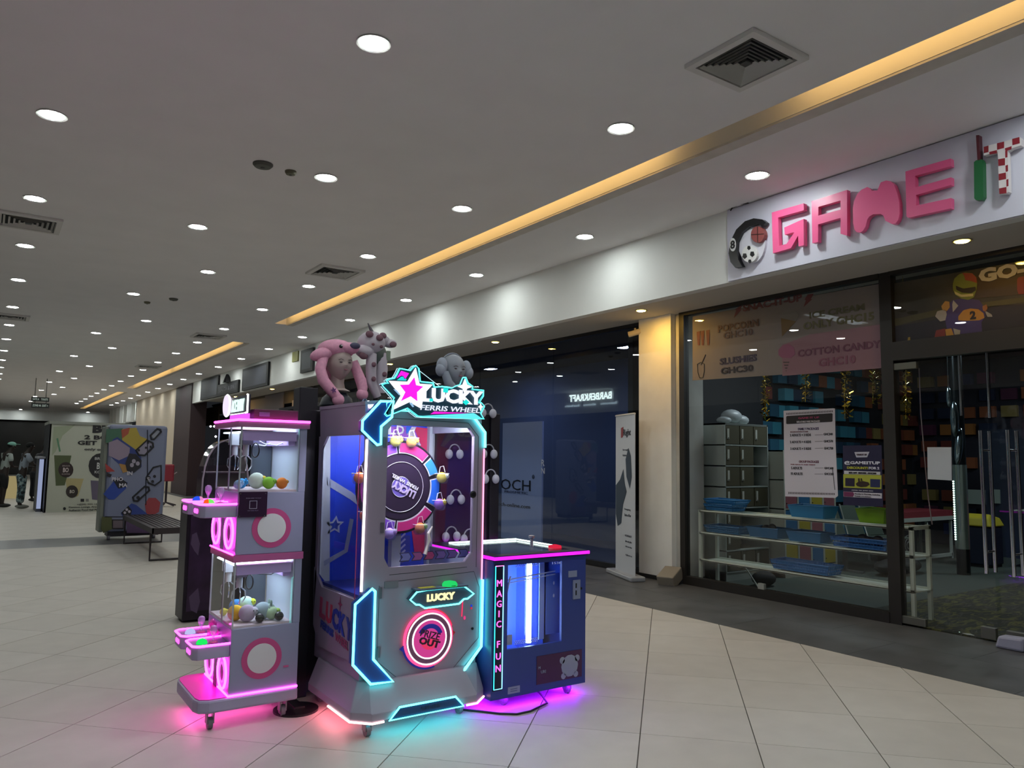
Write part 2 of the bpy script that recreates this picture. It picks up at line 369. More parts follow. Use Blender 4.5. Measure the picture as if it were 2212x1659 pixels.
G().tube([at(*c1(185, 655), x=5.99), at(*c1(200, 632), x=5.99), at(*c1(250, 612), x=5.98), at(*c1(308, 602), x=5.985)], .006, 6).build('loose_cable', mat('222222', .6), sg)
# ---- banner behind the glass
c6 = lambda X, Y: (1490+X/5.144, 590+Y/5.144)
XN = 7.225
bn = thing('snack_banner', 'translucent grey-pink menu banner with snack prices hung inside the top of the shop window', 'banner', (XN, 4.13, 2.45))
def film(color, alpha, key):
    return mat(color, .6, alpha=alpha, key=key)
poly(PXS([(1496,822),(1496,684),(1907,612),(1907,795)], XN+.004), 'sheet', film('8e8684', .95, 'f1'), bn, (.003, 0, 0))
poly(PXS([(1690,812),(1690,745),(1750,722),(1907,700),(1907,795)], XN+.002), 'pink_patch', film('9c7480', .93, 'f2'), bn, (.001, 0, 0))
tr = lambda h: mat(h, .6)
for s, a, b, hp, c in (('SNAC-IT-UP', (590,375), (1250,285), 80, '7a4444'), ('POPCORN', (315,612), (765,560), 80, '6a4e4c'), ('GHC10', (372,690), (700,655), 75, '6a5452'), ('SLUSHIES', (332,975), (748,945), 75, '3c3a58'), ('GHC30', (345,1085), (705,1055), 75, '2c2c3c'),
                       ('ICE CREAM', (1330,465), (1945,380), 75, '6a6850'), ('ONLY GHC15', (1260,575), (2050,490), 90, '6e6a48'), ('COTTON CANDY', (1200,880), (2125,800), 85, '74405a'), ('GHC10', (1430,985), (1845,965), 95, '8a5068')):
    textpx(s, c6(*a), c6(*b), hp/5.144, XN-.001, tr(c), bn, bold=.035)
fl = lambda pts, n, c: flat(pts, n, tr(c), x=XN-.001, d=.002, f=c6, parent=bn)
fl([(490,495),(515,410),(500,405),(545,375),(585,355),(555,410),(575,405)], 'bolt', '7a3c42'); fl([(1265,375),(1290,300),(1275,295),(1310,235),(1378,228),(1340,290),(1360,288)], 'bolt', '7a3c42')
for x in (75, 120, 180): fl([(x, 665-x*.15),(x+40, 655-x*.15),(x+36, 800),(x+14, 802)], 'popcorn_box_stripe', '7c4038')
fl([(1012,500),(1180,535),(1025,705)], 'cone', '7a6038'); fl([(1015,500),(1030,430),(1080,400),(1180,420),(1215,470),(1180,530)], 'ice_cream_scoop', '8c8884')
fl([(985,910),(985,850),(1030,800),(1100,785),(1160,830),(1170,900),(1120,945),(1020,940)], 'candy_floss', '9a5878')
for k in range(4): fl([(1035+k*10,985+k*32),(1105-k*10,985+k*32),(1100-k*10,997+k*32),(1040+k*10,997+k*32)], 'cone_stripe', '4a4040')
cup = G().tube(PXS([(85,1010),(90,1110),(110,1165),(145,1160),(160,1090),(160,1010),(120,990)], XN-.001, c6), .004, 6, closed=True); cup.tube(PXS([(125,1020),(175,905)], XN-.001, c6), .004, 6)
cup.build('cup_drawing', tr('4a4440'), bn)
# ---- transom poster with kart racer
kp = thing('racing_poster', 'dark go-kart poster with a helmeted racer in yellow and purple above the shop door', 'poster', (XN, 1.2, 2.67))
c8 = lambda X, Y: (1840+X/4.608, 540+Y/4.608)
XK = 7.23
poly(PXS([(1932,747),(1932,612),(2300,548),(2300,695)], XK), 'sheet', mat('36342c', .6, noise=.5, scale=3), kp, (.003, 0, 0))
k8 = lambda pts, n, c, x=XK-.002, par=kp: flat(pts, n, mat(c, .6), x=x, d=.002, f=c8, parent=par)
k8([(420,690),(640,640),(1000,560),(1714,470),(1714,520),(1000,620),(640,700),(420,760)], 'track_edge', '4a4828')
k8([(430,760),(800,700),(1300,560),(1714,540),(1714,930),(430,1020)], 'road', '1c1b2a')
k8([(1060,320),(1300,250),(1714,200),(1714,440),(1260,480),(1060,500)], 'brown_haze', '3a2c20')
k8([(950,560),(1000,500),(1120,480),(1270,500),(1310,560),(1330,660),(1290,720),(1300,860),(1100,900),(960,860),(930,700)], 'jersey', '3c3270', XK-.004)
k8([(1060,660),(1110,600),(1180,582),(1260,590),(1310,630),(1320,675),(1270,700),(1120,705),(1060,700)], 'jersey_band', 'a87a2c', XK-.006)
k8([(890,560),(930,508),(970,515),(975,570),(945,610),(905,600)], 'shoulder_patch', 'a8803c', XK-.006); k8([(1300,560),(1340,540),(1352,580),(1330,620),(1305,600)], 'shoulder_patch', '8a5a30', XK-.006)
k8([(850,610),(930,590),(945,640),(930,700),(880,712),(830,660)], 'glove', '9a9a9a', XK-.006); k8([(1320,600),(1390,640),(1400,665),(1350,665)], 'glove', '8c8c90', XK-.006)
k8([(1000,540),(1010,500),(1060,555),(1005,620)], 'collar_stripe', '9c9ca4', XK-.006)
k8([(1100,960),(1130,860),(1240,820),(1300,850),(1320,940),(1300,980),(1180,985),(1105,975)], 'racing_boot', '453f66', XK-.006)
k8([(1095,955),(1105,975),(1180,990),(1300,985),(1300,972),(1180,975)], 'boot_sole', 'a8a8ae', XK-.008)
k8([(1150,930),(1240,865),(1262,880),(1200,935)], 'boot_side', '8c8c96', XK-.008)
k8([(840,800),(930,780),(930,870),(820,880)], 'kart_bumper', '7a2c28', XK-.006); k8([(930,790),(990,780),(1020,860),(985,935),(950,930)], 'knee_pad', 'b08838', XK-.007)
k8([(1010,780),(1080,800),(1070,870),(1030,880)], 'white_flash', '9a9a98', XK-.008)
k8([(1005,340),(1020,285),(1070,240),(1130,222),(1200,232),(1240,270),(1248,330),(1240,400),(1215,470),(1160,498),(1090,485),(1030,445),(1008,400)], 'helmet', '6a7428', XK-.006)
k8([(1100,228),(1200,232),(1240,275),(1246,330),(1190,310),(1130,300),(1120,260)], 'helmet_crown', '8a3a20', XK-.008); k8([(1035,355),(1110,385),(1230,365),(1236,400),(1190,430),(1100,425),(1040,395)], 'visor', '241c18', XK-.008)
k8([(1020,410),(1090,445),(1210,435),(1205,460),(1090,468),(1030,440)], 'chin_stripe', 'b0a878', XK-.008)
text('2', 'number', mat('1c1820', .6), kp, at(*c8(1205, 648), x=XK-.009), 'fx', h=.075, depth=.002, bold=.05)
k8([(545,960),(560,870),(580,865),(585,960),(600,1000),(560,1000)], 'far_kart', 'a08a30', XK-.004); k8([(650,960),(675,935),(690,960),(670,1020)], 'far_kart', '8c8c88', XK-.004)
textpx('GO-', c8(1262, 238), c8(1740, 203), 31, XK-.006, mat('a8a49c', .5), kp, bold=.06)
k8([(1645,290),(1665,270),(1714,262),(1714,440),(1660,440),(1645,400)], 'red_badge', '7c2424', XK-.006)
# ---- papers on the glass
pp = thing('price_poster', 'crumpled white paper poster of family and group prices taped inside the shop window', 'poster', (7.19, 4.58, 1.1))
c2p = lambda X, Y: (1690+X/7.539, 880+Y/7.539)
XP = 7.186
f2 = lambda pts, n, c, x=XP, par=pp, d=.003: flat(pts, n, mat(c, .6), x=x, d=d, f=c2p, parent=par)
f2([(20,55),(830,15),(855,20),(865,560),(905,1440),(860,1475),(45,1450),(30,900)], 'sheet', 'c4c0cc')
f2([(62,150),(80,140),(800,95),(818,105),(815,225),(800,235),(80,272),(62,265)], 'heading_bar', '17141a', XP-.002)
for s, a, b, hp, c in (('GAME IT UP', (260,178), (600,160), 30, 'a83a66'), ('INFLATABLE PARK PACKAGES', (235,240), (610,222), 32, 'c8c4cc'), ('FAMILY PACKAGES', (255,355), (595,343), 42, '4a3c60'), ('INCLUDES ENTRANCE TO PARK', (130,402), (420,394), 18, '7a4a58'), ('2 ADULTS + 3 KIDS', (125,455), (465,445), 40, '1c1820'), ('GHC340', (672,437), (820,435), 40, '1c1820'),
                       ('2 ADULTS + 4 KIDS', (125,565), (467,560), 40, '1c1820'), ('GHC570', (675,552), (825,550), 40, '1c1820'), ('3 ADULTS + 5 KIDS', (132,675), (468,670), 40, '1c1820'), ('GHC720', (680,668), (828,665), 40, '1c1820'),
                       ('GROUP PACKAGES', (270,885), (595,883), 38, '6a3848'), ('FOR ADULTS AND TEENS', (135,932), (535,932), 18, '8a4a58'), ('5 ADULTS', (145,988), (322,988), 42, '1c1820'), ('GHC600', (685,990), (832,990), 38, '1c1820'), ('10 ADULTS', (140,1080), (328,1080), 42, '1c1820'), ('GHC1200', (685,1085), (836,1085), 38, '1c1820')):
    textpx(s, c2p(*a), c2p(*b), hp/7.54, XP-(.004 if hp < 34 and a[1] < 260 else .001), mat(c, .6), pp, bold=.02, depth=.002)
for a, b in (((530,450),(660,445)), ((530,557),(662,552)), ((530,668),(664,664)), ((530,988),(668,986)), ((525,1086),(668,1086))):
    f2([(a[0],a[1]-5),(b[0],b[1]-5),(b[0],b[1]+5),(a[0],a[1]+5)], 'rule', '8a868e', XP-.001)
for k in range(30):
    u = 60+k*25.5; v = 108-k*1.5
    f2([(u,v-18),(u+12,v-18),(u+24,v),(u+12,v+16),(u,v+16),(u+12,v)], 'border_mark', '2a1a20', XP-.001)
for k in range(30):
    u = 92+k*25.5; v = 1395+k*.6
    f2([(u,v-18),(u+12,v-18),(u+24,v),(u+12,v+16),(u,v+16),(u+12,v)], 'border_mark', '2a1a20', XP-.001)
f2([(812,1010),(822,1010),(858,1340),(850,1345)], 'tear', '3a3840', XP-.002)
dp = thing('discount_poster', 'dark blue discount poster with yellow panel stuck in the window beside the door post', 'poster', (7.19, 4.1, 1.08))
f3 = lambda pts, n, c, x=XP-.001, par=dp: flat(pts, n, mat(c, .5), x=x, d=.003 if n == 'sheet' else .002, f=c2p, parent=par)
f3([(985,622),(1615,615),(1640,1620),(990,1590)], 'sheet', '15123a', XP)
f3([(1172,728),(1418,722),(1380,812),(1205,815)], 'logo_plate', 'b8b8c8')
textpx('GAME IT UP', c2p(1210,770), c2p(1375,768), 3.4, XP-.004, mat('4a3040', .5), dp, bold=.02)
for s, a, b, hp, c in (('@GAMEITUP', (1010,910), (1592,905), 66, 'cacada'), ('DISCOUNT!', (1055,985), (1392,985), 40, 'b0b040'), ('FOR 2', (1408,990), (1580,990), 42, 'cacada')):
    textpx(s, c2p(*a), c2p(*b), hp/7.54, XP-.003, mat(c, .5), dp, bold=.04)
f3([(1005,1030),(1595,1050),(1592,1100),(1005,1085)], 'white_bar', 'c0c0c8'); textpx('25% OFF  BEFORE  GHC500', c2p(1080,1062), c2p(1530,1075), 3.6, XP-.004, mat('1c1420', .5), dp, bold=.04)
f3([(990,1088),(1615,1105),(1612,1330),(995,1305)], 'yellow_panel', 'a4a838')
f3([(1025,1150),(1175,1155),(1175,1288),(1025,1280)], 'photo', '1c1430', XP-.004); f3([(1432,1165),(1592,1172),(1590,1305),(1432,1298)], 'photo', '1c2450', XP-.004)
f3([(1195,1245),(1240,1205),(1310,1200),(1400,1220),(1420,1255),(1370,1290),(1280,1298),(1215,1280)], 'kart', '2a1810', XP-.004); f3([(1232,1155),(1255,1155),(1262,1205),(1232,1205)], 'figure', '2a1810', XP-.005); f3([(1275,1155),(1292,1155),(1302,1195),(1275,1195)], 'figure', '2a1810', XP-.005)
textpx('OFFER TILL JUNE 2024', c2p(1130,1352), c2p(1478,1362), 2.6, XP-.003, mat('c0c0cc', .5), dp, bold=.02)
f3([(995,1370),(1622,1400),(1620,1485),(995,1455)], 'white_bar', 'c4c0cc'); f3([(998,1372),(1150,1380),(1168,1410),(1150,1455),(998,1450)], 'pink_tab', '6a2450', XP-.004)
textpx('Monday to Thursday, Excluding', c2p(1180,1408), c2p(1592,1428), 3.4, XP-.004, mat('302838', .5), dp); textpx('Public Holidays', c2p(1180,1447), c2p(1440,1458), 2.8, XP-.004, mat('302838', .5), dp)
ns = tag(poly(PXS([(2003,966),(2055,966),(2056,1038),(2004,1035)], XP), 'paper_notice', mat('aeb4bc', .6), None, (.002, 0, 0)), 'blank white sheet of paper stuck on the glass shop door', 'paper')
# ================================================================== INSIDE THE GAME SHOP
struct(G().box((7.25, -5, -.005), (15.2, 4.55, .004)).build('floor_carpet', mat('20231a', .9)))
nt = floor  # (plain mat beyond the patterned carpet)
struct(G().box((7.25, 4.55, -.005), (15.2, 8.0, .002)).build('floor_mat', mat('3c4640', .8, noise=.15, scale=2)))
m = D.materials.new('carpet'); m.use_nodes = True; n_ = m.node_tree; b_ = n_.nodes['Principled BSDF']; b_.inputs['Roughness'].default_value = .95
tc = n_.nodes.new('ShaderNodeTexCoord'); mp = n_.nodes.new('ShaderNodeMapping'); mp.inputs['Scale'].default_value = (1.1, 3.4, 1); mp.inputs['Rotation'].default_value = (0, 0, .9)
nz = n_.nodes.new('ShaderNodeTexNoise'); nz.inputs['Scale'].default_value = 3.0; nz.inputs['Detail'].default_value = 1.5; nz.inputs['Distortion'].default_value = 1.6
cr = n_.nodes.new('ShaderNodeValToRGB'); e = cr.color_ramp.elements; e[0].position = .52; e[0].color = lin('2a2c22'); e[1].position = .60; e[1].color = lin('56562c')
x1 = e.new(.66); x1.color = lin('56562c'); x2 = e.new(.69); x2.color = lin('2e3024'); x3 = e.new(.40); x3.color = lin('24281f'); x4 = e.new(.37); x4.color = lin('50504a'); x5 = e.new(.34); x5.color = lin('2a2c22')
n_.links.new(tc.outputs['Object'], mp.inputs[0]); n_.links.new(mp.outputs[0], nz.inputs['Vector']); n_.links.new(nz.outputs['Fac'], cr.inputs[0]); n_.links.new(cr.outputs[0], b_.inputs[0])
D.objects['floor_carpet'].data.materials[0] = m
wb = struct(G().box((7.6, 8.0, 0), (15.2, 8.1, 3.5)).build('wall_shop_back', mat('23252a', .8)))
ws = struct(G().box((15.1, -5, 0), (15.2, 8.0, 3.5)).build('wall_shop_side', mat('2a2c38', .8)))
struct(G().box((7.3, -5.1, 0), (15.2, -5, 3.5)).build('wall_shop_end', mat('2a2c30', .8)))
rr = random.Random(3)
cols_b = ['2f6a86', '28566f', '3c8aa0', '24405c', '4a9ab0']; cols_o = ['a2603c', '8a4a38', 'b0763c', '7c3c34', '9a8a50']
for i in range(26):
    for j in range(11):
        x0 = 7.9+i*.275+(.13 if j % 2 else 0); z0 = .25+j*.285
        if z0 < 1.6 and x0 < 9.3: continue
        if rr.random() < .16: continue
        pal = cols_o if (x0 < 9.4 or x0 > 13.3 or rr.random() < .14) else cols_b
        p = rr.uniform(.05, .16)
        G().box((x0, 8.0-p, z0), (x0+.235, 8.0, z0+.2)).build('foam_block', mat(rr.choice(pal), .8), wb)
for i in range(16):
    for j in range(10):
        if rr.random() < .35: continue
        y0 = 7.5-i*.36; z0 = .2+j*.31; p = rr.uniform(.05, .14)
        G().box((15.1-p, y0, z0), (15.1, y0+.26, z0+.2)).build('foam_block', mat(rr.choice(cols_o if rr.random() < .5 else ['2a3a6a', '24304c', '5a2c4a']), .8), ws)
# lockers
lk = thing('locker_cabinet', 'tall grey steel locker cabinet with twenty-one small doors and white label strips', 'locker', (7.77, 6.5, 0))
g = G().box((7.77, 6.5, 0), (7.785, 6.95, 1.99)).box((8.625, 6.5, 0), (8.64, 6.95, 1.99)).box((7.77, 6.5, 1.975), (8.64, 6.95, 1.99)).box((7.77, 6.93, 0), (8.64, 6.95, 1.99)).box((7.77, 6.505, .0), (8.64, 6.95, .10))
for j in range(8): g.box((7.77, 6.5, .10+j*.267), (8.64, 6.94, .115+j*.267))
g.build('carcass', mat('a4aca6', .5), lk)
RW = .267; open_ = {(5, 2), (4, 2), (2, 2), (2, 1), (1, 1), (1, 2)}
for j in range(7):
    for i in range(3):
        x0 = 7.79+i*.279; z0 = .118+j*RW
        if (j, i) in open_:
            continue
        dr = G().box((x0+.004, 6.503, z0+.004), (x0+.268, 6.517, z0+RW-.024)).build('door', mat('504c3a', .5), lk)
        G().box((x0+.03, 6.496, z0+.07), (x0+.065, 6.503, z0+.2)).build('label_strip', mat('b8bab0', .5), dr)
        G().cyl((x0+.048, 6.497, z0+.08), (x0+.048, 6.492, z0+.08), .007, 8).build('lock', mat('181818', .4), dr)
lc = thing('colour_locker', 'short white-framed locker unit with yellow, blue and pink doors', 'locker', (8.68, 6.3, 0))
g = G().box((8.68, 6.7, 0), (9.84, 6.72, 1.66)).box((8.68, 6.3, 0), (9.84, 6.72, .12)).box((8.68, 6.3, 1.64), (9.84, 6.72, 1.66))
for i in range(5): g.box((8.68+i*.2825, 6.295, 0), (8.71+i*.2825, 6.72, 1.66))
for j in range(1, 4): g.box((8.68, 6.3, .12+j*.38), (9.84, 6.7, .135+j*.38))
g.build('carcass', mat('b4b8ac', .5), lc)
cc = ['2f6c9c', 'b0a030', '9a5a66']
for j in range(4):
    for i in range(4):
        dr = G().box((8.712+i*.2825, 6.302, .14+j*.38), (8.96+i*.2825, 6.315, .49+j*.38)).build('door', mat(cc[(i+2*j+1) % 3], .45), lc)
        G().cyl((8.74+i*.2825, 6.302, .2+j*.38), (8.74+i*.2825, 6.295, .2+j*.38), .008, 8).build('lock', mat('181818', .4), dr)
g = G(); g.ball((8.15, 6.7, 2.09), (.17, .12, .10), 12, 8); g.ball((8.3, 6.68, 2.05), (.14, .10, .07), 12, 8); g.ball((8.0, 6.7, 2.04), (.1, .1, .05), 10, 7)
tag(g.build('plastic_bag', mat('aab0b4', .4), smooth=True), 'bunched white plastic bag lying on top of the grey lockers', 'bag')
ta, tb2 = at(1546, 812, y=7.75), at(1652, 890, y=7.75)
tvs = thing('wall_screen', 'large black screen on the back wall above the lockers', 'television', (ta.x, 7.75, tb2.z))
G().box((ta.x, 7.72, tb2.z), (tb2.x, 7.77, ta.z)).build('panel', mat('0a0b0c', .3), tvs, bevel=.005); G().box((ta.x+.3, 7.77, tb2.z+.15), (tb2.x-.3, 8.0, ta.z-.15)).build('bracket', mat('202020', .5), tvs)
# shoe rack
XR = 7.34; YR = at(1970, 1135, x=XR).y; XR2 = XR+.34
rk = thing('shoe_rack', 'long pale metal rack with three shelves running behind the shop window', 'rack', (XR, YR, 0))
m_rack = mat('c4ccc0', .45)
for z in (.90, .635, .31):
    G().box((XR, YR, z-.028), (XR2, 6.55, z-.018)).box((XR, YR, z-.03), (XR+.012, 6.55, z-.001)).box((XR2-.012, YR, z-.03), (XR2, 6.55, z-.001)).build('shelf', m_rack, rk)
for y in (YR, 6.53):
    for x in (XR, XR2-.035): G().box((x, y, 0), (x+.035, y+.035, .9)).build('leg', m_rack, rk)
G().box((XR, YR, .885), (XR2, YR+.03, .91)).build('end_rail', m_rack, rk)
G().cyl((XR2, 6.2, .3), (XR2, 5.95, .02), .008, 6).build('brace', m_rack, rk)
def basket(px0, px1, zt, h, label, color, holes=True, name='basket', x=XR+.02, dx=.28):
    y1 = at(px0, 1150, x=x).y; y0 = at(px1, 1150, x=x).y; y1 = min(y1, 6.50)
    t = thing(name, label, 'basket', ((x+dx/2), (y0+y1)/2, zt)); m = mat(color, .45); tp = .03
    A = [(x+tp, y0+tp), (x+dx-tp, y0+tp), (x+dx-tp, y1-tp), (x+tp, y1-tp)]; B = [(x, y0), (x+dx, y0), (x+dx, y1), (x, y1)]
    g = G(); z = zt+.002
    g.prism([(a, b, z) for a, b in A], (0, 0, .006))
    for i in range(4):
        j = (i+1) % 4; P = [(*A[i], z), (*A[j], z), (*B[j], z+h), (*B[i], z+h)]
        if not holes: g.face(P); continue
        P = [Vector(p) for p in P]; nx = max(4, int((P[1]-P[0]).length/.03))
        for k in range(nx+1):
            a = P[0].lerp(P[1], k/nx); b = P[3].lerp(P[2], k/nx); g.tube([a, b], .004, 4, caps=False)
        for q in (.05, .35, .65): g.tube([P[0].lerp(P[3], q), P[1].lerp(P[2], q)], .006, 4, caps=False)
        g.face([P[0].lerp(P[3], .7), P[1].lerp(P[2], .7), P[2], P[3]]); g.face([P[0], P[1], P[1].lerp(P[2], .28), P[0].lerp(P[3], .28)])
    g.build('body', m, t)
    G().tube([(a, b, z+h) for a, b in B], .009, 6, closed=True).build('rim', m, t)
    return t
bl_ = '2c6ea6'; zt = .904; zm = .639; zl = .314
b1 = basket(1497, 1582, zt, .075, 'blue perforated tray lowest of the pair at the pier end of the top shelf', bl_)
b2 = basket(1502, 1590, zt+.085, .05, 'shallow blue tray resting on top of another blue tray', '2f78b2')
basket(1702, 1780, zt, .13, 'deep blue tub on the top shelf below the price poster', '3484b8', False, 'tub')
basket(1848, 1912, zt, .14, 'lime green tub on the top shelf next to the door post', '84b41c', False, 'tub')
basket(1492, 1596, zm, .08, 'blue tray at the pier end of the middle shelf', '28628e')
basket(1612, 1680, zm, .11, 'blue tub with black shoes on the middle shelf', '285e88', False, 'tub')
basket(1697, 1772, zm, .11, 'blue tub on the middle shelf in front of the coloured lockers', '2a6694', False, 'tub')
basket(1792, 1915, zm, .10, 'long blue basket holding dark shoes on the middle shelf by the post', '2860a0')
basket(1662, 1788, zl, .10, 'long blue basket standing alone on the lowest shelf', '2a6aa6')
def shoe(p, rot, label, c='17171a'):
    g = G(); M = Matrix.Rotation(rot, 3, 'Z'); q = lambda v: Vector(p)+M@Vector(v)
    g.ball(q((.06, 0, .035)), (.085, .042, .035), 10, 7, M); g.ball(q((-.05, 0, .045)), (.06, .038, .045), 10, 7, M)
    t = thing('shoe', label, 'shoe', p); g.build('upper', mat(c, .6), t, smooth=True)
    G().prism([q(v) for v in ((-.1, -.035, 0), (.12, -.03, 0), (.14, 0, 0), (.12, .03, 0), (-.1, .035, 0))], (0, 0, .014)).build('sole', mat('3a3a3a', .7), t)
shoe((XR+.15, at(1645, 1140, x=XR).y, zm+.07), 1.2, 'black shoe heaped in the blue tub on the middle shelf')
shoe((XR+.15, at(1835, 1160, x=XR).y, zm+.05), 1.8, 'dark shoe lying in the long basket, farther from the door post', '1c1c24')
shoe((XR+.15, at(1870, 1165, x=XR).y, zm+.05), 1.4, 'dark shoe lying in the long basket, nearer the door post', '201c22')
# row of steel waiting seats
ch = thing('waiting_seat', 'row of grey perforated steel waiting seats behind the rack', 'bench', (9.93, 6.2, 0))
ORG[ch] = Vector(); m_st = mat('5c6a60', .4, .4)
for k in range(3):
    x0 = .02+k*.44
    G().prism([(x0, .30, .44), (x0+.40, .30, .44), (x0+.37, .45, .88), (x0+.03, .45, .88)], (0, .02, 0)).build('backrest', m_st, ch, bevel=.01)
    G().box((x0, -.15, .42), (x0+.40, .30, .44)).build('seat', m_st, ch, bevel=.01)
    G().tube([(x0, -.15, .4), (x0, .30, .42), (x0+.02, .46, .9)], .012, 6).build('side_frame', mat('c8d0c8', .3, .8), ch)
G().box((0, .05, .34), (1.32, .12, .40)).build('beam', mat('3a3a3a', .4), ch)
for x in (.04, 1.2): G().box((x, -.2, 0), (x+.05, .4, .03)).box((x, .06, 0), (x+.05, .11, .36)).build('leg', mat('9a9a9a', .3, .8), ch)
ch.rotation_euler[2] = math.radians(-4)
for o in ch.children: ORG[o] = Vector()
hp_ = at(1650, 1266, z=0)
tag(G().ball(hp_+Vector((0, 0, .09)), (.17, .13, .09), 14, 8).build('holdall', mat('101012', .8), smooth=True), 'dark soft bag lying on the shop floor by the lockers', 'bag')
tag(G().ball((10.4, 5.75, .11), (.5, .2, .11), 16, 9).build('bean_bag', mat('0c0e0e', .7), smooth=True), 'large black cushion slumped on the floor under the steel seats', 'cushion')
# red topped table
tb = thing('craft_table', 'low white-legged table with dark red top beside the round column', 'table', (11.4, 6.2, 0))
G().box((11.4, 6.25, .68), (13.0, 6.8, .77)).build('tabletop', mat('8c3840', .5), tb); G().box((11.4, 6.24, .62), (13.0, 6.8, .68)).build('apron', mat('b8c0b8', .5), tb)
for x, y in ((11.42, 6.26), (12.95, 6.26), (11.42, 6.75), (12.95, 6.75), (12.2, 6.26)): G().box((x, y, 0), (x+.035, y+.035, .62)).build('leg', mat('b8c0b8', .5), tb)
G().box((11.4, 6.26, .04), (13.0, 6.29, .09)).build('stretcher', mat('b8c0b8', .5), tb)
# round column with strip lights
rc = thing('round_column', 'round mirrored silver column with a vertical dotted strip of white lights', 'column', (10.05, 4.55, 0))
rc['kind'] = 'structure'; del rc['label'], rc['category']; rc.name = 'wall_column'
G().cyl((11.2, 5.27, 0), (11.2, 5.27, 3.45), .085, 32).build('shaft', mat('20282c', .25, .6), rc, smooth=True)
G().cyl((11.2, 5.27, .35), (11.2, 5.27, 1.5), .09, 32).build('foil_wrap', mat('b8ccc4', .2, .8), rc, smooth=True)
za, zb_ = at(2057, 1040, x=11.1), at(2062, 1165, x=11.1)
for k in range(26): G().ball((11.125, 5.325, zb_.z+(za.z-zb_.z)*k/25), .011, 6, 4).build('light_dot', glow('d8fff0', 6), rc)
for k, (px, py) in enumerate(((2077, 898), (2138, 903))):
    q = at(px, py, x=9.1)
    tag(G().cyl(q, (q.x, q.y, 3.45), .016, 10).build('hanging_pole', chrome, smooth=True), ['thin chrome pole hanging from the shop ceiling, nearer the notice', 'thin chrome pole hanging from the shop ceiling above the door handles'][k], 'pole')
fbp = at(2062, 905, x=10.6); g = G(); g.ball(fbp, (.06, .05, .24), 10, 8); g.ball(fbp+Vector((.02, -.03, -.36)), (.05, .05, .26), 10, 8, Matrix.Rotation(.25, 3, 'Y')); g.ball(fbp+Vector((-.03, .05, .3)), (.03, .03, .14), 8, 6); g.cyl(fbp+Vector((-.03, .05, .4)), (fbp.x-.03, fbp.y+.05, 3.45), .004, 5)
tag(g.build('foil_balloon', mat('9ab0b8', .15, .9), smooth=True), 'crumpled silver foil balloon hanging beside the round column', 'balloon')
tag(G().tube([(7.6, 3.92, 2.45), (7.62, 3.93, 2.0), (7.6, 3.9, 1.6), (7.64, 3.9, 1.2), (7.62, 3.86, .92)], .006, 6).build('hanging_wire', mat('9a8a90', .5)), 'thin pale wire hanging down behind the glass door', 'wire')
bi = thing('wheelie_bin', 'dark blue bin with a yellow lid inside the shop', 'bin', (12.4, 5.55, 0))
G().prism([(12.2, 5.35, .04), (12.6, 5.35, .04), (12.6, 5.75, .04), (12.2, 5.75, .04)], (0, 0, .56)).build('body', mat('1a2236', .5), bi, bevel=.02); G().box((12.22, 5.37, 0), (12.58, 5.73, .04)).build('foot', blk0, bi)
G().prism([(12.16, 5.33, .60), (12.64, 5.33, .60), (12.58, 5.37, .72), (12.3, 5.39, .78), (12.2, 5.37, .72)], (0, .42, 0)).build('lid', mat('b8ac30', .5), bi, bevel=.02)
rb = thing('red_stage_box', 'stepped dark red box at the far side of the shop', 'box', (12.9, 4.4, 0))
G().box((12.75, 3.4, 0), (13.6, 5.12, .62)).build('lower_step', mat('7c303a', .6), rb); G().box((12.95, 3.4, .62), (13.6, 4.95, .95)).build('upper_step', mat('803440', .6), rb)
for k, (a, b) in enumerate((((2082,1057),(2128,1090)), ((2138,1057),(2160,1088)))):
    p, q = at(*a, x=13.9), at(*b, x=13.9)
    tag(G().box((13.9, p.y, p.z), (13.93, q.y, q.z)).build('wall_notice', mat('8a9890', .6)), ['wide pale notice board panel behind the nearer door handles', 'narrow pale notice panel seen between the door handles'][k], 'notice')
struct(G().box((13.93, 1.2, 0), (14.0, 6.2, 2.1)).build('wall_shop_screen', mat('1e2a3c', .7, noise=.3, scale=3)))
sp = thing('speaker_box', 'black box with ringed white front under the table', 'speaker', (11.6, 6.35, 0))
G().box((11.55, 6.35, .0), (12.05, 6.7, .5)).build('cabinet', mat('15161a', .5), sp)
for r in (.05, .10, .15): G().ring((11.8, 6.345, .26), r, .006, n=24, m=5).build('front_ring', mat('9a9a9a', .4), sp)
# tinsel garlands
for k, (px, t, b) in enumerate(((1653, 805, 908), (1740, 800, 868), (1825, 700, 905), (1886, 640, 872), (1957, 800, 905))):
    A = at(px, t, x=7.45+.1*(k % 2)); B = at(px, b, x=7.45+.1*(k % 2)); g = G(); n = int((A.z-B.z)*260)
    for i in range(n):
        z = rr.uniform(B.z, A.z); a = rr.uniform(0, 6.28); r = rr.uniform(.01, .05); p = Vector((A.x+math.cos(a)*r, A.y+math.sin(a)*r, z)); dv = Vector((math.cos(a), math.sin(a), rr.uniform(-1, 1)))*.018; wv = Vector((rr.uniform(-1, 1), rr.uniform(-1, 1), rr.uniform(-1, 1)))*.006
        g.face([p-dv-wv, p+dv-wv, p+dv+wv, p-dv+wv])
    g.cyl(A, B, .004, 5)
    g.cyl(A, (A.x, A.y, 3.44), .002, 4)
    tag(g.build('tinsel_garland', mat('d0b848', .12, 1)), 'hanging gold tinsel garland, %s from the pier along the shop window' % ['first', 'second', 'third', 'fourth', 'fifth, behind the glass door,'][k], 'tinsel', 'gold tinsel garlands')
bg = G(); p = at(2190, 1392, x=7.12); bg.prism([(7.12, p.y-.12, 0), (7.12, p.y+.10, 0), (7.12, p.y+.07, .10), (7.12, p.y-.12, .11)], (-.12, 0, 0)); 
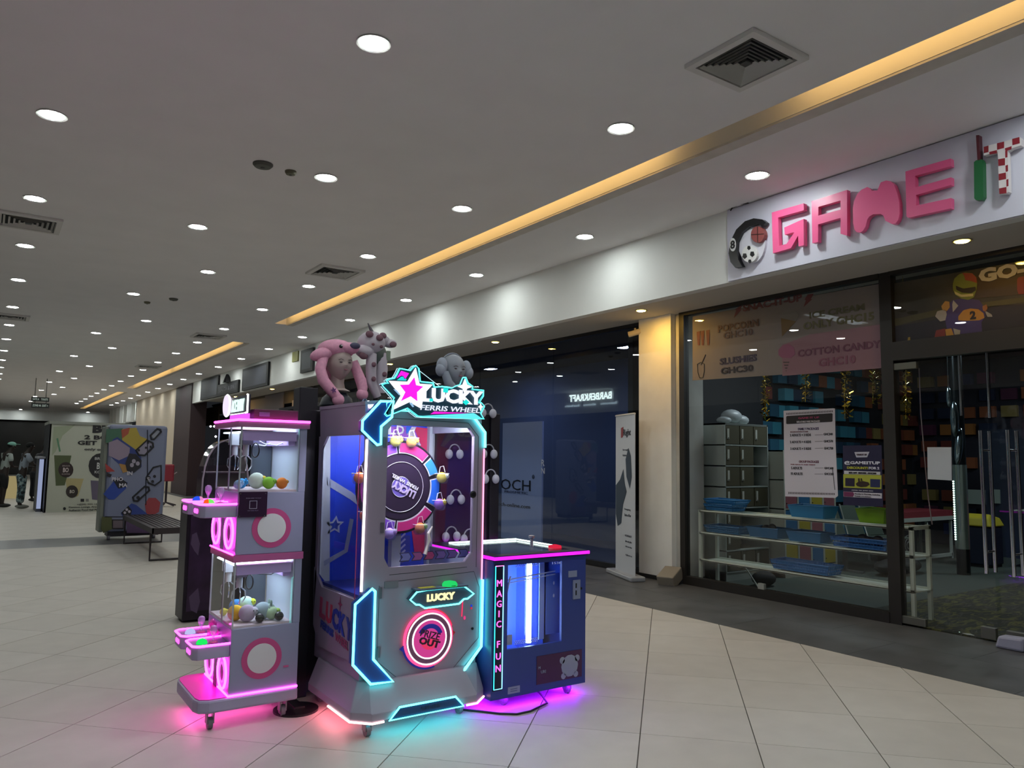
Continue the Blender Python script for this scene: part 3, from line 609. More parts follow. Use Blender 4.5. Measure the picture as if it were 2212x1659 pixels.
tag(bg.build('carrier_bag', mat('9a9ab0', .5), bevel=.02), 'crumpled white bag leaning on the foot of the glass door', 'bag')
p = at(2092, 1371, z=.01); tag(G().prism([p+Vector((0, .05, 0)), p+Vector((.03, 0, 0)), p+Vector((0, -.05, 0)), p+Vector((-.02, 0, 0))], (0, 0, .006)).build('paper_scrap', mat('b8bcb4', .6)), 'tiny white scrap of paper on the door threshold', 'paper')
# weak fill lights added to brighten the shop interior, no real fixtures
for k, (x, y) in enumerate(((9.2, 5.8), (12.5, 4.0))):
    arealight('shop_fill_light', (x, y, 3.4), 1.2, 32, (.80, .95, 1.0), sy=.2)
# ================================================================== NEIGHBOURING SHOP
m_dk = glass('e2e8f0', 1.5)
f3w = struct(G().box((7.24, 7.38, 3.32), (7.32, 20, 3.38)).box((7.24, 7.38, 0), (7.32, 20, .07)).box((7.24, 19.9, 0), (7.34, 20.1, 3.36)).build('window_3', mat('15161a', .5)))
ys = [7.40, 9.44, 11.6, 13.8, 16, 18, 19.9]
for a, b in zip(ys, ys[1:]): G().box((7.27, a+.008, .07), (7.28, b-.008, 3.32)).build('pane', m_dk, f3w)
struct(G().box((9.6, 7.4, 0), (9.7, 40, 3.4)).build('wall_neighbour_back', mat('586684', .7)))  # bluish lens veil put into the wall colour
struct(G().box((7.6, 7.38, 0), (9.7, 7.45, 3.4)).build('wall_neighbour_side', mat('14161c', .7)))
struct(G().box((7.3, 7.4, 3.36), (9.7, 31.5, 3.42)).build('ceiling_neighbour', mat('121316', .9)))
struct(G().box((7.3, 7.4, -.004), (9.7, 31.5, .003)).build('floor_neighbour', mat('3a4258', .5)))  # floor colour also lightened and blued for the veil
oc = thing('standing_banner', 'pale lavender poster panel with dark lettering inside the dark shop window', 'banner', (7.36, 9.8, 0))
G().box((7.36, 9.83, .15), (7.39, 10.97, 2.10)).build('sheet', mat('c0ccf6', .6), oc); G().box((7.33, 9.8, 0), (7.5, 11.0, .04)).build('foot', mat('303238', .5), oc)
textpx('OCH', (1082,1047), (1146,1048), 23, 7.355, mat('1c2030', .5), oc, bold=.0)
textpx('och-online.com', (1076,1092), (1145,1091), 8, 7.355, mat('1c2030', .5), oc)
textpx('PROSMETIC', (1090,1063), (1140,1064), 5, 7.355, mat('4a5270', .5), oc); text('®', 'lettering', mat('1c2030', .5), oc, at(1152, 1030, x=7.355), 'fx', h=.07)
text('R', 'lettering', mat('a8b0c0', .5), f3w, at(1173, 1000, x=7.265), 'fx', h=.10); text('N', 'lettering', mat('a8b0c0', .5), f3w, at(1173, 1017, x=7.265), 'fx', h=.09)
for y in (9, 13, 18): arealight('blue_fill_light', (8.4, y, 3.3), .16, 16, (.5, .62, 1.0))  # added bluish fill lights imitating the veil, not fixtures of this shop
# roll-up banner by the pier
ru = thing('roll_up_banner', 'white roll-up banner with dark garment pictures standing beside the pier', 'banner', (6.66, 7.1, 0))
ba, bb_ = Vector((7.02, 7.72, 0)), Vector((6.80, 7.12, 0))
dv = (bb_-ba).normalized(); nv = Vector((dv.y, -dv.x, 0)); nv = -nv if nv.x > 0 else nv
RF = (dv, Vector((0, 0, 1)), nv)
G().prism([ba+Vector((0, 0, .06)), bb_+Vector((0, 0, .06)), bb_+Vector((0, 0, 2.08)), ba+Vector((0, 0, 2.08))], -nv*.006).build('sheet', mat('c4c8d0', .5), ru)
def onru(px, py):
    d = ray(px, py); t = (ba-EYEP).dot(nv)/d.dot(nv); return EYEP+d*t+nv*.003
fr = lambda pts, n, c: poly([onru(*p) for p in pts], n, mat(c, .5), ru, nv*.002)
fr([(1331,1048),(1340,1036),(1347,1014),(1350,1045),(1354,1062),(1346,1090),(1342,1130),(1335,1136),(1331,1110)], 'garment_print', '2e3e50'); fr([(1352,992),(1358,968),(1363,985),(1365,1030),(1361,1055),(1354,1030)], 'garment_print', '2a3a4c')
fr([(1342,925),(1347,922),(1346,944),(1342,946)], 'red_mark', '8a3038')
text('Right', 'lettering', mat('2a2c38', .5), ru, onru(1355, 936), RF, h=.11, w=.24, bold=.01)
for y, s, hh in ((972, 'Strength', .03), (984, 'Kaleidoscope', .03), (1101, 'Designing', .03), (1113, 'Stories of You', .035), (1158, 'CONTACT', .025), (1170, 'info and sales', .025), (1182, 'visit our shop', .025), (1200, 'follow us', .02)):
    text(s, 'lettering', mat('4a4e5c', .5), ru, onru(1352+(y-972)*.03, y), RF, h=hh, w=.2)
G().obox((ba+bb_)/2+Vector((0, 0, .03)), dv*.42, nv*.10, (0, 0, .03)).build('foot', mat('a8acb4', .35, .3), ru, bevel=.015)
G().cyl(ba+Vector((0, 0, 2.09)), bb_+Vector((0, 0, 2.09)), .012, 8).build('top_bar', mat('d0d0d0', .3), ru)
tag(G().obox((7.0, 6.72, .085), Vector((.13, .05, .05)), Vector((-.04, .10, 0)), Vector((-.03, -.01, .07))).build('cardboard_box', mat('8c8478', .8), bevel=.012), 'small dusty pale box tipped over at the foot of the pier', 'box')
# small cameras and fittings
pcm = at(1392, 700, x=7.1); t = thing('security_camera', 'small white security camera under the soffit beside the pier', 'camera', (pcm.x, pcm.y+.1, 3.2))
G().cyl((7.05, 7.50, 3.18), (7.14, 7.36, 3.22), .04, 12).build('housing', mat('c8beb0', .4), t); G().cyl((7.12, 7.45, 3.2), (7.12, 7.45, 3.27), .015, 8).build('mount', mat('c8beb0', .4), t)
# ================================================================== CLAW MACHINE
m_pan = mat('9294b2', .4); m_pan2 = mat('a6a4c0', .4); mag = lambda s: glow((1.0, .05, .72), s*2.4); m_pink = mat('c04a88', .4)
cyan = lambda s: glow((.10, 1.0, .90), s*1.5); m_clear = glass(refl=1.0); blk = mat('121216', .4); m_grey = mat('5a5a62', .4, .3)
def caster(p, par, r=.032):
    c = G().cyl(Vector(p)+Vector((-.012, 0, r)), Vector(p)+Vector((.012, 0, r)), r, 16).build('caster', mat('77747c', .5), par, smooth=True)
    G().box(Vector(p)+Vector((-.02, -.022, r)), Vector(p)+Vector((-.014, .022, .1))).box(Vector(p)+Vector((.014, -.022, r)), Vector(p)+Vector((.02, .022, .1))).box(Vector(p)+Vector((-.025, -.028, .088)), Vector(p)+Vector((.025, .028, .095))).build('fork', mat('8a8890', .4, .5), c)
CX0, CX1, CY0, CY1 = 1.20, 1.585, 4.46, 4.98
cw = thing('claw_machine', 'white double-deck claw machine with magenta neon trim and pink ring stickers', 'claw machine', (1.03, 4.46, 0))
G().prism([(1.10, 4.45, .095), (1.59, 4.45, .095), (1.59, 5.03, .095), (1.10, 5.03, .095), (1.045, 4.99, .095), (1.03, 4.93, .095), (1.03, 4.53, .095), (1.045, 4.475, .095)], (0, 0, .07)).build('plinth', m_pan2, cw, bevel=.012)
G().prism([(1.195, 4.462, .1652), (1.195, 5.018, .1652), (1.10, 5.018, .1652), (1.055, 4.985, .1652), (1.042, 4.93, .1652), (1.042, 4.53, .1652), (1.055, 4.485, .1652), (1.10, 4.462, .1652)], (0, 0, .004)).build('foot_plate', mat('f03ab8', .35), cw)  # magenta of the neon light put into the plate colour
for x, y in ((1.12, 4.51), (1.52, 4.51), (1.12, 4.96), (1.52, 4.96)): caster((x, y, 0), cw)
for z0, z1, n in ((.165, .53, 'lower_cabinet'), (.935, 1.285, 'upper_cabinet')):
    G().box((CX0, CY0, z0), (CX1, CY1, z1)).build(n, m_pan, cw, bevel=.004)
G().box((CX0-.01, CY0-.006, .895), (CX1+.005, CY1, .935)).build('middle_band', mat('b45a90', .4), cw)
G().box((CX0-.02, CY0-.012, 1.655), (CX1+.012, CY1+.01, 1.69)).build('roof', mat('9a6a90', .4), cw)
G().tube([(CX1+.012, CY0-.014, 1.696), (CX0-.02, CY0-.014, 1.696), (CX0-.02, CY1+.01, 1.696)], .007, 8).build('roof_neon', mag(3.2), cw)
G().tube([(CX1, CY0-.004, .172), (CX0-.004, CY0-.004, .172), (CX0-.004, CY1, .172)], .006, 6).build('foot_neon', mag(4), cw)
G().tube([(CX0-.012, CY0, .938), (CX0-.012, CY1, .938)], .005, 6).build('middle_neon', mag(4), cw)
for z0, z1 in ((.53, .895), (1.285, 1.655)):
    G().box((1.545, CY0, z0), (CX1, CY1, z1)).build('rear_post', m_pan, cw)
    G().box((1.538, CY0+.01, z0), (1.545, CY1-.01, z1)).build('back_panel', mat('c8d8e8', .3), cw)
    G().box((CX0+.01, CY0+.012, z0), (1.54, CY1, z0+.012)).build('prize_floor', mat('d8c8d0', .5), cw)
    G().box((1.40, CY1-.03, z0+.02), (1.53, CY1-.02, z1-.05)).build('mirror', mat('6a7078', .1, .8), cw)
    G().box((1.205, CY0+.001, z0), (1.54, CY0+.004, z1)).build('side_glass', m_clear, cw)
    G().box((CX0, CY0+.006, z0), (CX0+.003, CY1-.006, z1)).build('front_glass', m_clear, cw)
    for x, y in ((CX0, CY0), (CX0, CY1-.008)): G().box((x, y, z0), (x+.008, y+.008, z1)).build('corner_post', mat('b8c0c8', .3, .4), cw)
    G().box((1.20, CY0+.22, z0), (1.206, CY0+.235, z1)).build('glass_divider', mat('aab0b8', .3), cw)
    G().box((CX0+.02, CY0+.02, z1-.075), (1.53, CY0+.06, z1-.02)).box((1.49, CY0+.04, z1-.10), (1.53, CY1-.04, z1-.03)).build('rail', mat('c0a8e8', .35), cw)
    G().box((1.22, CY0+.05, z1-.03), (1.52, CY1-.05, z1-.022)).build('light_board', glow('e0f0ff', 6), cw)
    for k, (x, y) in enumerate(((1.27, 4.60), (1.27, 4.84))):
        c = G().box((x-.03, y-.04, z1-.10), (x+.03, y+.04, z1-.03)).build('carriage', mat('b8bcc8' if k else '4a4450', .4), cw)
        G().cyl((x, y, z1-.16), (x, y, z1-.10), .018, 12).build('winch', mat('d8dce0', .3, .3), c, smooth=True)
        q = G()
        for j in range(3):
            a = j*2.094+.4; ca, sa = math.cos(a), math.sin(a)
            q.tube([(x+ca*.01, y+sa*.01, z1-.16), (x+ca*.042, y+sa*.042, z1-.185), (x+ca*.045, y+sa*.045, z1-.225), (x+ca*.025, y+sa*.025, z1-.25)], .0035, 6)
        q.build('grabber', mat('d8dce4', .2, .9), c, smooth=True)
        G().tube([(x+.03, y, z1-.05), (x+.10, y-.01, z1-.09), (x+.18, y, z1-.10), (x+.25, y+.02, z1-.07)], .004, 6).build('cable', mat('c8d0e0' if z1 > 1 else '1a1a20', .4), c)
        G().ring((x+.05, y-.02, z1-.13), .028, .004, axis=(1, .6, 0), n=20, m=6, sz=1.5).build('cable_loop', mat('14141a', .4), c)
for nz, zt in ((0, 1.22), (1, .455)):
    for ny, y0 in ((0, 4.47), (1, 4.76)):
        t = G().prism([(1.20, y0, zt-.075), (1.20, y0+.20, zt-.075), (1.03, y0+.20, zt-.075), (1.005, y0+.175, zt-.075), (1.005, y0+.025, zt-.075), (1.03, y0, zt-.075)], (0, 0, .072)).build('control_tray', m_pan2, cw, bevel=.006)
        G().tube([(1.20, y0, zt), (1.03, y0, zt), (1.005, y0+.025, zt), (1.005, y0+.175, zt), (1.03, y0+.20, zt), (1.20, y0+.20, zt)], .006, 8).build('tray_neon', mag(3.6), t)
        G().prism([(1.19, y0+.008, zt-.004), (1.19, y0+.19, zt-.004), (1.03, y0+.19, zt-.004), (1.012, y0+.17, zt-.004), (1.012, y0+.03, zt-.004), (1.035, y0+.008, zt-.004)], (0, 0, .003)).build('tray_top', mat('7a4a98', .3), t)
        col = [['7ae86a', '2a52e8'], ['1ee860', 'b8b8e8']][nz][ny]
        G().ball((1.065, y0+.07, zt), (.030, .030, .028), 16, 10).build('push_button', glow(col, 1.1), t, smooth=True, label=['red and green glowing dome button' if not ny else 'blue glowing dome button', 'green glowing dome button' if not ny else 'white glowing dome button'][nz])
        if nz == 0 and ny == 0: G().ball((1.052, y0+.066, zt), (.020, .026, .027), 12, 8).build('button_half', glow('ff5a20', 1.1), t, smooth=True)
        if nz == 0 and ny == 1: G().ball((1.080, y0+.066, zt), (.020, .026, .027), 12, 8).build('button_half', glow('e890c0', 1.0), t, smooth=True)
        st = G().lathe([(.004, 0), (.006, .03), (.018, .055), (.021, .072), (.016, .088), (.004, .094)], (1.125, y0+.07, zt), n=16).build('joystick', glass('f4f4ff', 2.5, .05, .3, 'e8e8ff'), t, smooth=True)
        G().lathe([(.026, 0), (.022, .006), (.005, .009)], (1.125, y0+.07, zt), n=16).build('collar', m_pink, st, smooth=True)
        for k in range(3): G().ring((1.004, y0+.10+(k-1)*.03, zt-.04), .011, .003, axis=(1, 0, 0), n=12, m=5).build('tray_emblem', mag(2.2), t)
        cyr = y0+.11
        zc = 1.05 if nz == 0 else .275
        for r, s in ((.088, 4), (.052, 1.6)): G().ring((1.19, cyr, zc), r, .007 if r > .06 else .005, axis=(1, 0, 0), n=36, m=8).build('chute_neon', mag(s), cw)
        G().lathe([(.05, 0), (.05, .006), (.045, .008)], (1.199, cyr, zc), axis=(-1, 0, 0), n=28).build('chute_flap', mat('8a2a80', .3), cw)
G().box((1.14, 4.69, .43), (1.19, 4.75, .49)).tube([(1.165, 4.72, .49), (1.165, 4.72, .52), (1.15, 4.72, .535)], .02, 10).build('coin_slot', mat('e048b0', .3), cw, bevel=.004)
for za_, zb2 in ((.17, .41), (.94, 1.16)): G().box((1.188, 4.675, za_), (1.2, 4.755, zb2)).build('coin_door', mat('8a8098', .4), cw)
for cx_, cz_ in ((1.398, 1.08), (1.375, .353)):
    rg = G().lathe([(.113, 0), (.113, .002), (.09, .003)], (cx_, CY0, cz_), axis=(0, -1, 0), n=40).build('ring_sticker', mat('c04a84', .45), cw)
    G().lathe([(.082, 0), (.082, .0045), (.07, .005)], (cx_, CY0, cz_), axis=(0, -1, 0), n=36).build('pale_disc', mat('d8d8dc', .5), rg)
qp = G().box((1.204, 4.448, 1.146), (1.362, 4.46, 1.288)).build('payment_plate', mat('2a1030', .3), cw)
for a, b in (((1.262,1.192),(1.305,1.195)), ((1.262,1.235),(1.305,1.238)), ((1.262,1.192),(1.265,1.238)), ((1.302,1.192),(1.305,1.238))): G().box((a[0], 4.446, a[1]), (b[0], 4.448, b[1])).build('square_outline', mat('b8b0c8', .5), qp)
text('SCAN HERE TO PLAY', 'lettering', mat('8a7a98', .5), qp, (1.284, 4.447, 1.252), 'fy', h=.006, w=.085); text('PAY AND PLAY', 'lettering', mat('8a7a98', .5), qp, (1.284, 4.447, 1.182), 'fy', h=.005, w=.06)
for x in (1.21, 1.35):
    for z in (1.152, 1.278): G().cyl((x, 4.448, z), (x, 4.445, z), .003, 8).build('screw', chrome, qp)
G().box((1.50, 4.457, .285), (1.53, 4.46, .295)).build('small_label', mat('c05a90', .5), cw)
# marquee on the roof
mq = G().box((1.235, 4.48, 1.70), (1.25, 4.86, 1.735)).build('marquee_base', glow((.75, .10, .85), 1.2), cw)
G().box((1.24, 4.48, 1.735), (1.25, 4.86, 1.845)).build('marquee_back', mat('303040', .4), mq)
G().lathe([(.062, 0), (.068, .006), (.066, .022), (.05, .026)], (1.245, 4.93, 1.80), axis=(-1, 0, 0), n=36).build('marquee_disc', glow('e8dcf4', 1.15), mq)
G().ring((1.232, 4.93, 1.80), .067, .005, axis=(1, 0, 0), n=36, m=8).build('marquee_rim', glow('ffffff', 2.5), mq)
text('ACE BABY', 'lettering', glow('d8fff4', 1.3), mq, (1.238, 4.70, 1.79), 'fx', h=.075, w=.27, depth=.004, bold=.02)
G().tube([(1.236, 4.50, 1.845), (1.236, 4.485, 1.845), (1.236, 4.485, 1.74), (1.236, 4.52, 1.74)], .006, 6).tube([(1.236, 4.85, 1.74), (1.236, 4.50, 1.74)], .003, 6).build('marquee_edge', glow('ffffff', 2.0), mq)
tb_ = thing('maroon_box', 'low dark maroon box lying on the roof of the claw machine', 'box', (1.27, 4.5, 1.69))
G().box((1.27, 4.47, 1.692), (1.53, 4.75, 1.762)).build('carton', mat('5c2448', .5), tb_, bevel=.004); G().box((1.30, 4.467, 1.72), (1.36, 4.47, 1.745)).build('faded_print', mat('7a5a88', .6), tb_)
# plush prizes
def plush(p, r, col, label, ears=None, head=None, c2=None, face=True, flat_=1, grp=None, rot=0, ecol=None):
    t = thing('plush_toy', label, 'toy', p, grp); P = Vector(p); M = Matrix.Rotation(rot, 3, 'Z')
    G().ball(P+Vector((0, 0, r*flat_)), (r, r*.9, r*flat_), 14, 9).build('body', mat(col, .8, noise=.08, scale=30), t, smooth=True)
    hd = P+M@Vector((r*.75, -r*.25, r*1.25*flat_))
    if head: G().ball(hd, (r*head, r*head, r*head*.9), 12, 8).build('head', mat(c2 or col, .8, noise=.08, scale=30), t, smooth=True)
    if ears:
        for s in (-1, 1): G().ball(hd+M@Vector((0, s*r*.4, r*ears)), (r*.16, r*.2, r*.38), 8, 6).build('ear', mat(ecol or c2 or col, .8), t, smooth=True)
    if face:
        for s in (-1, 1): G().ball(hd+M@Vector((r*(head or .5)*.75*0, -r*(head or .5)*.95, r*.1))+M@Vector((s*r*.2, 0, 0)), r*.07, 6, 5).build('eye', blk, t)
    return t
zf = 1.298
plush((1.27, 4.66, zf), .030, '3aa0e0', 'small sky blue plush at the back of the upper deck', .45, .6)
plush((1.34, 4.60, zf), .048, 'd8e8d8', 'round white and yellow plush largest on the upper deck', None, .4, 'e8d040')
plush((1.40, 4.56, zf), .036, '8ac83a', 'lime green plush on the upper deck beside the orange one', None, .5, '7ab838')
plush((1.475, 4.55, zf), .034, 'f08830', 'orange plush at the post end of the upper deck', None, .4, 'f0a040')
plush((1.235, 4.60, zf), .026, '9ac0e8', 'pale blue plush by the corner post of the upper deck', .4, .5)
zf = .543
plush((1.26, 4.62, zf), .045, 'f0c020', 'bright yellow plush duck on the lower deck', None, .6, 'f0c828')
plush((1.24, 4.80, zf), .022, 'e8d838', 'small yellow plush deep in the lower deck', None, .5)
plush((1.31, 4.56, zf), .048, 'b8a8c0', 'lilac plush with dark paw lying on the lower deck', None, .5, 'c8c8d8')
plush((1.405, 4.58, zf), .050, '9ab0b8', 'grey plush with pointed ears on the lower deck', .65, .6, '98b0a8')
plush((1.34, 4.70, zf+.03), .045, 'c8f0e0', 'pale mint round plush heaped at the back of the lower deck', None, .5, 'd8e840')
plush((1.45, 4.55, zf), .038, 'b8d8b0', 'white and green plush at the post end of the lower deck', None, .5, 'a0d050')
plush((1.29, 4.72, zf+.02), .042, '3888d8', 'blue square plush at the back of the lower deck', None, .4)
for k, (x, z) in enumerate(((1.365, zf+.001), (1.475, zf+.001))):
    t = thing('toy_ball', ['black shiny ball lying between the lilac and the grey plush', 'black shiny ball in the corner by the lower deck post'][k], 'ball', (x, 4.495, z))
    G().ball((x, 4.495, z+.026), .026, 16, 10).build('shell', mat('101014', .2), t, smooth=True); G().ring((x, 4.495, z+.026), .026, .0012, axis=(0, .3, 1), n=20, m=4).build('seam', mat('4a4a50', .4), t)
# ================================================================== FERRIS WHEEL MACHINE
m_body = mat('968ca2', .42); m_body2 = mat('a29aae', .42); m_blue = mat('1c4a9c', .3)
fw_ = thing('ferris_wheel_machine', 'tall grey prize machine with a wheel behind glass and cyan neon brackets', 'arcade machine', (1.70, 3.87, 0))
BX0, BX1, BY0, BY1 = 1.765, 2.545, 4.0, 4.72
lo = [(1.79, 3.87), (2.445, 3.87), (2.545, 3.955), (2.545, 4.60), (2.50, 4.74), (1.80, 4.74), (1.705, 4.60), (1.705, 3.96)]
hi = [(1.82, 3.985), (2.42, 3.985), (2.54, 4.03), (2.54, 4.58), (2.49, 4.72), (1.84, 4.72), (1.768, 4.62), (1.768, 4.03)]
g = G(); n = 8
g.add([(x, y, .092) for x, y in lo]+[(x, y, .135) for x, y in lo]+[(x, y, .27) for x, y in hi], [tuple(range(8))[::-1], tuple(range(16, 24))]+[(k*8+i, k*8+(i+1) % 8, k*8+8+(i+1) % 8, k*8+8+i) for k in (0, 1) for i in range(8)])
g.build('base', m_body2, fw_, bevel=.006)
for x, y in ((1.80, 3.95), (2.41, 4.01), (1.80, 4.64), (2.44, 4.64)): caster((x, y, 0), fw_, .03)
G().tube([(1.702, 4.27, .088), (1.702, 3.958, .088), (1.789, 3.867, .088), (1.86, 3.867, .088)], .006, 8).build('base_neon', glow((1, .62, .60), 3.2), fw_)
G().tube([(2.375, 3.867, .088), (2.447, 3.867, .088), (2.548, 3.955, .088)], .006, 8).build('base_neon', glow((1, .42, .45), 3.2), fw_)
cp = [(1.889, .09), (1.947, .150), (2.297, .150), (2.352, .090)]
fp = G().prism([(x, 3.864, z) for x, z in cp], (0, .012, 0)).build('foot_plate', mat('123a6a', .3), fw_)
G().tube([(x, 3.860, z) for x, z in cp], .006, 8, closed=True).build('plate_neon', cyan(3.2), fp)
text('UNIS', 'lettering', mat('1a3050', .4), fp, (2.14, 3.863, .12), 'fy', h=.02, w=.12)
# front frame with chamfered window
def fy(pts, name, m, par, y=4.0, d=.02, label=None, bevel=0): return G().prism([(x, y, z) for x, z in pts], (0, d, 0)).build(name, m, par, label=label, bevel=bevel)
W = [(1.925, .875), (2.425, .875), (2.475, .93), (2.475, 1.63), (2.44, 1.68), (1.92, 1.68), (1.895, 1.65), (1.895, .93)]
O = [(1.83, .262), (2.41, .245), (2.545, .375), (2.545, 1.655), (2.45, 1.755), (1.86, 1.775), (1.765, 1.68), (1.765, .40)]
g = G(); pr = [(x, 4.0, z) for x, z in O]+[(x, 4.0, z) for x, z in W]; bk = [(x, 4.03, z) for x, _, z in pr]
g.add(pr+bk, [(i, (i+1) % 8, 8+(i+1) % 8, 8+i) for i in range(8)]+[(16+i, 24+i, 24+(i+1) % 8, 16+(i+1) % 8) for i in range(8)]+[(i, 16+i, 16+(i+1) % 8, (i+1) % 8) for i in range(8)]+[(8+i, 8+(i+1) % 8, 24+(i+1) % 8, 24+i) for i in range(8)])
ff = g.build('front_frame', m_body, fw_)
fy(W, 'window_glass', m_clear, fw_, y=4.012, d=.003)
dk = mat('3a3c48', .6)
def line(p, name='seam', m=dk, r=.0016, par=ff, y=3.9995, closed=False): return G().tube([(x, y, z) for x, z in p], r, 4, closed=closed).build(name, m, par)
line([(1.86, 1.72), (2.43, 1.71), (2.505, 1.63), (2.505, .84)]); line([(1.93, .835), (2.44, .845)]); line([(1.93, .795), (2.49, .815), (2.53, .72), (2.53, .42), (2.36, .268), (2.0, .26), (1.87, .37), (1.87, .78)])
for z in (1.58, .74, .42, 1.10): G().box((1.865, 3.99, z-.03), (1.885, 4.0, z+.03)).build('hinge', mat('6a6a78', .4, .4), ff, bevel=.003)
G().box((1.90, 3.994, .765), (1.985, 4.0, .80)).build('name_plate', mat('7a7a88', .4), ff)
G().lathe([(.022, 0), (.022, .006), (.014, .009)], (2.47, 3.998, 1.277), axis=(0, -1, 0), n=20).build('lock', mat('18181e', .3), ff)
G().lathe([(.008, 0), (.008, .004)], (2.485, 3.998, .48), axis=(0, -1, 0), n=12).build('lock', mat('18181e', .3), ff)
for z, c in ((.615, '2040d0'), (.60, 'c03050')): G().cyl((2.475, 3.999, z), (2.475, 3.994, z), .006, 10).build('lamp_dot', glow(c, 1), ff)
G().tube([(2.41, 3.99, .66), (2.405, 3.99, .56)], .003, 6).build('red_tag', glow('ff3060', 1.2), ff); G().ball((2.425, 3.99, .55), (.008, .004, .012), 8, 6).build('key_fob', glow('e04080', 1), ff)
# side wall (left as one faces it), roof, back
def sx(pts, name, m, par, x=1.765, d=.015): return G().prism([(x, y, z) for y, z in pts], (d, 0, 0)).build(name, m, par)
g = G()
for q in ([(4.03,1.62),(4.60,1.62),(4.72,1.62),(4.74,1.78),(4.60,1.81),(4.03,1.805)], [(4.60,1.62),(4.69,1.54),(4.69,.76),(4.72,.5),(4.74,1.62)], [(4.03,.36),(4.62,.34),(4.72,.45),(4.74,.80),(4.69,.76),(4.60,.695),(4.03,.70)]):
    g.prism([(1.765, y, z) for y, z in q], (.015, 0, 0))
sw = g.build('side_panel', m_body, fw_)
sx([(4.02,.70),(4.60,.70),(4.68,.77),(4.68,1.54),(4.60,1.62),(4.02,1.62)], 'side_glass', m_clear, fw_, 1.772, .003)
G().box((1.78, 4.03, .26), (2.53, 4.71, .37)).box((1.78, 4.04, .37), (2.53, 4.70, .70)).build('lower_body', m_body, fw_)
G().prism([(1.762, 4.03, 1.79), (1.86, 4.0, 1.80), (2.45, 4.0, 1.765), (2.545, 4.03, 1.71), (2.545, 4.74, 1.75), (1.762, 4.745, 1.79)], (0, 0, .02)).build('roof', m_body2, fw_)
G().box((1.78, 4.70, .26), (2.53, 4.72, 1.78)).build('rear_wall', m_body, fw_)
m_bluep = mat('2c50f0', .35)
bw = G().box((1.782, 4.66, .70), (2.50, 4.70, 1.76)).build('back_print', m_bluep, fw_)
def bk_(pts, name, m, par=bw, y=4.655): return poly([at(*p, y=y) for p in pts], name, m, par, (0, .003, 0))
pale = mat('a8b4d8', .4)
bk_([(699,972),(711,941),(714,941),(712,1270),(690,1240)], 'pale_stripe', mat('c8d4e8', .4))
bk_([(706,1030),(760,1063),(790,1090),(790,1105),(757,1079),(706,1048)], 'pale_stripe', pale); bk_([(756,1120),(764,1122),(751,1192),(700,1223),(699,1212),(744,1187)], 'pale_stripe', pale)
c5 = lambda X, Y: (660+X/4.15, 900+Y/4.15)
so = [c5(*p) for p in ((278,888),(295,938),(345,942),(305,978),(305,1042),(262,1015),(190,1058),(222,990),(180,950),(240,942))]
si = [c5(*p) for p in ((275,920),(285,955),(315,958),(290,980),(288,1015),(260,998),(222,1022),(240,985),(212,962),(250,955))]
bk_(so, 'star', mat('d0d8f0', .4)); bk_(si, 'star_middle', mat('3450c0', .4), y=4.652)
cb = lambda X, Y: (830+X/5.027, 910+Y/5.027)
bk_([cb(*p) for p in ((320,60),(470,75),(495,110),(495,1440),(330,1440),(300,1200),(300,300),(340,200))], 'red_panel', mat('d8406c', .4), y=4.655)
bk_([cb(*p) for p in ((60,55),(320,60),(400,260),(280,300),(60,300))], 'violet_panel', mat('9858c8', .4), y=4.654)
bk_([cb(*p) for p in ((240,60),(330,62),(300,160),(240,130))], 'star_print', mat('2470e0', .4), y=4.650)
for s_, a in (('L', 85), ('D', 175)): p = at(*cb(a, 95), y=4.65); text(s_, 'lettering', mat('e8e8f0', .4), bw, p, 'fy', h=.06, w=.055, bold=.03)
bk_([cb(*p) for p in ((300,60),(350,62),(320,120),(400,260),(370,270),(250,140))], 'white_outline', mat('d8d8e8', .4), y=4.648)
bk_([cb(*p) for p in ((40,1240),(280,1240),(280,1480),(130,1590),(40,1540))], 'striped_panel', mat('4a58c8', .4), y=4.62)
for k in range(5):
    bk_([cb(*p) for p in ((45,1400+k*60-120),(60,1395+k*60-120),(110,1440+k*60-120),(225,1330+k*60-120),(235,1345+k*60-120),(110,1462+k*60-120))], 'white_chevron', mat('c8c8f0', .4), y=4.615)
# corner pillar and right hand glass
G().box((2.50, 4.62, .70), (2.54, 4.70, 1.74)).build('rear_pillar', mat('c0c8d8', .35), fw_)
G().box((2.527, 4.04, .90), (2.530, 4.62, 1.66)).build('side_glass', m_clear, fw_)
G().box((2.52, 4.03, .70), (2.545, 4.70, .90)).box((2.52, 4.03, 1.66), (2.545, 4.70, 1.74)).box((2.52, 4.03, .70), (2.545, 4.07, 1.74)).build('side_frame', mat('a8b0c0', .35), fw_)
G().box((1.79, 4.05, .70), (2.52, 4.66, .72)).build('play_floor', mat('3040a0', .35), fw_)
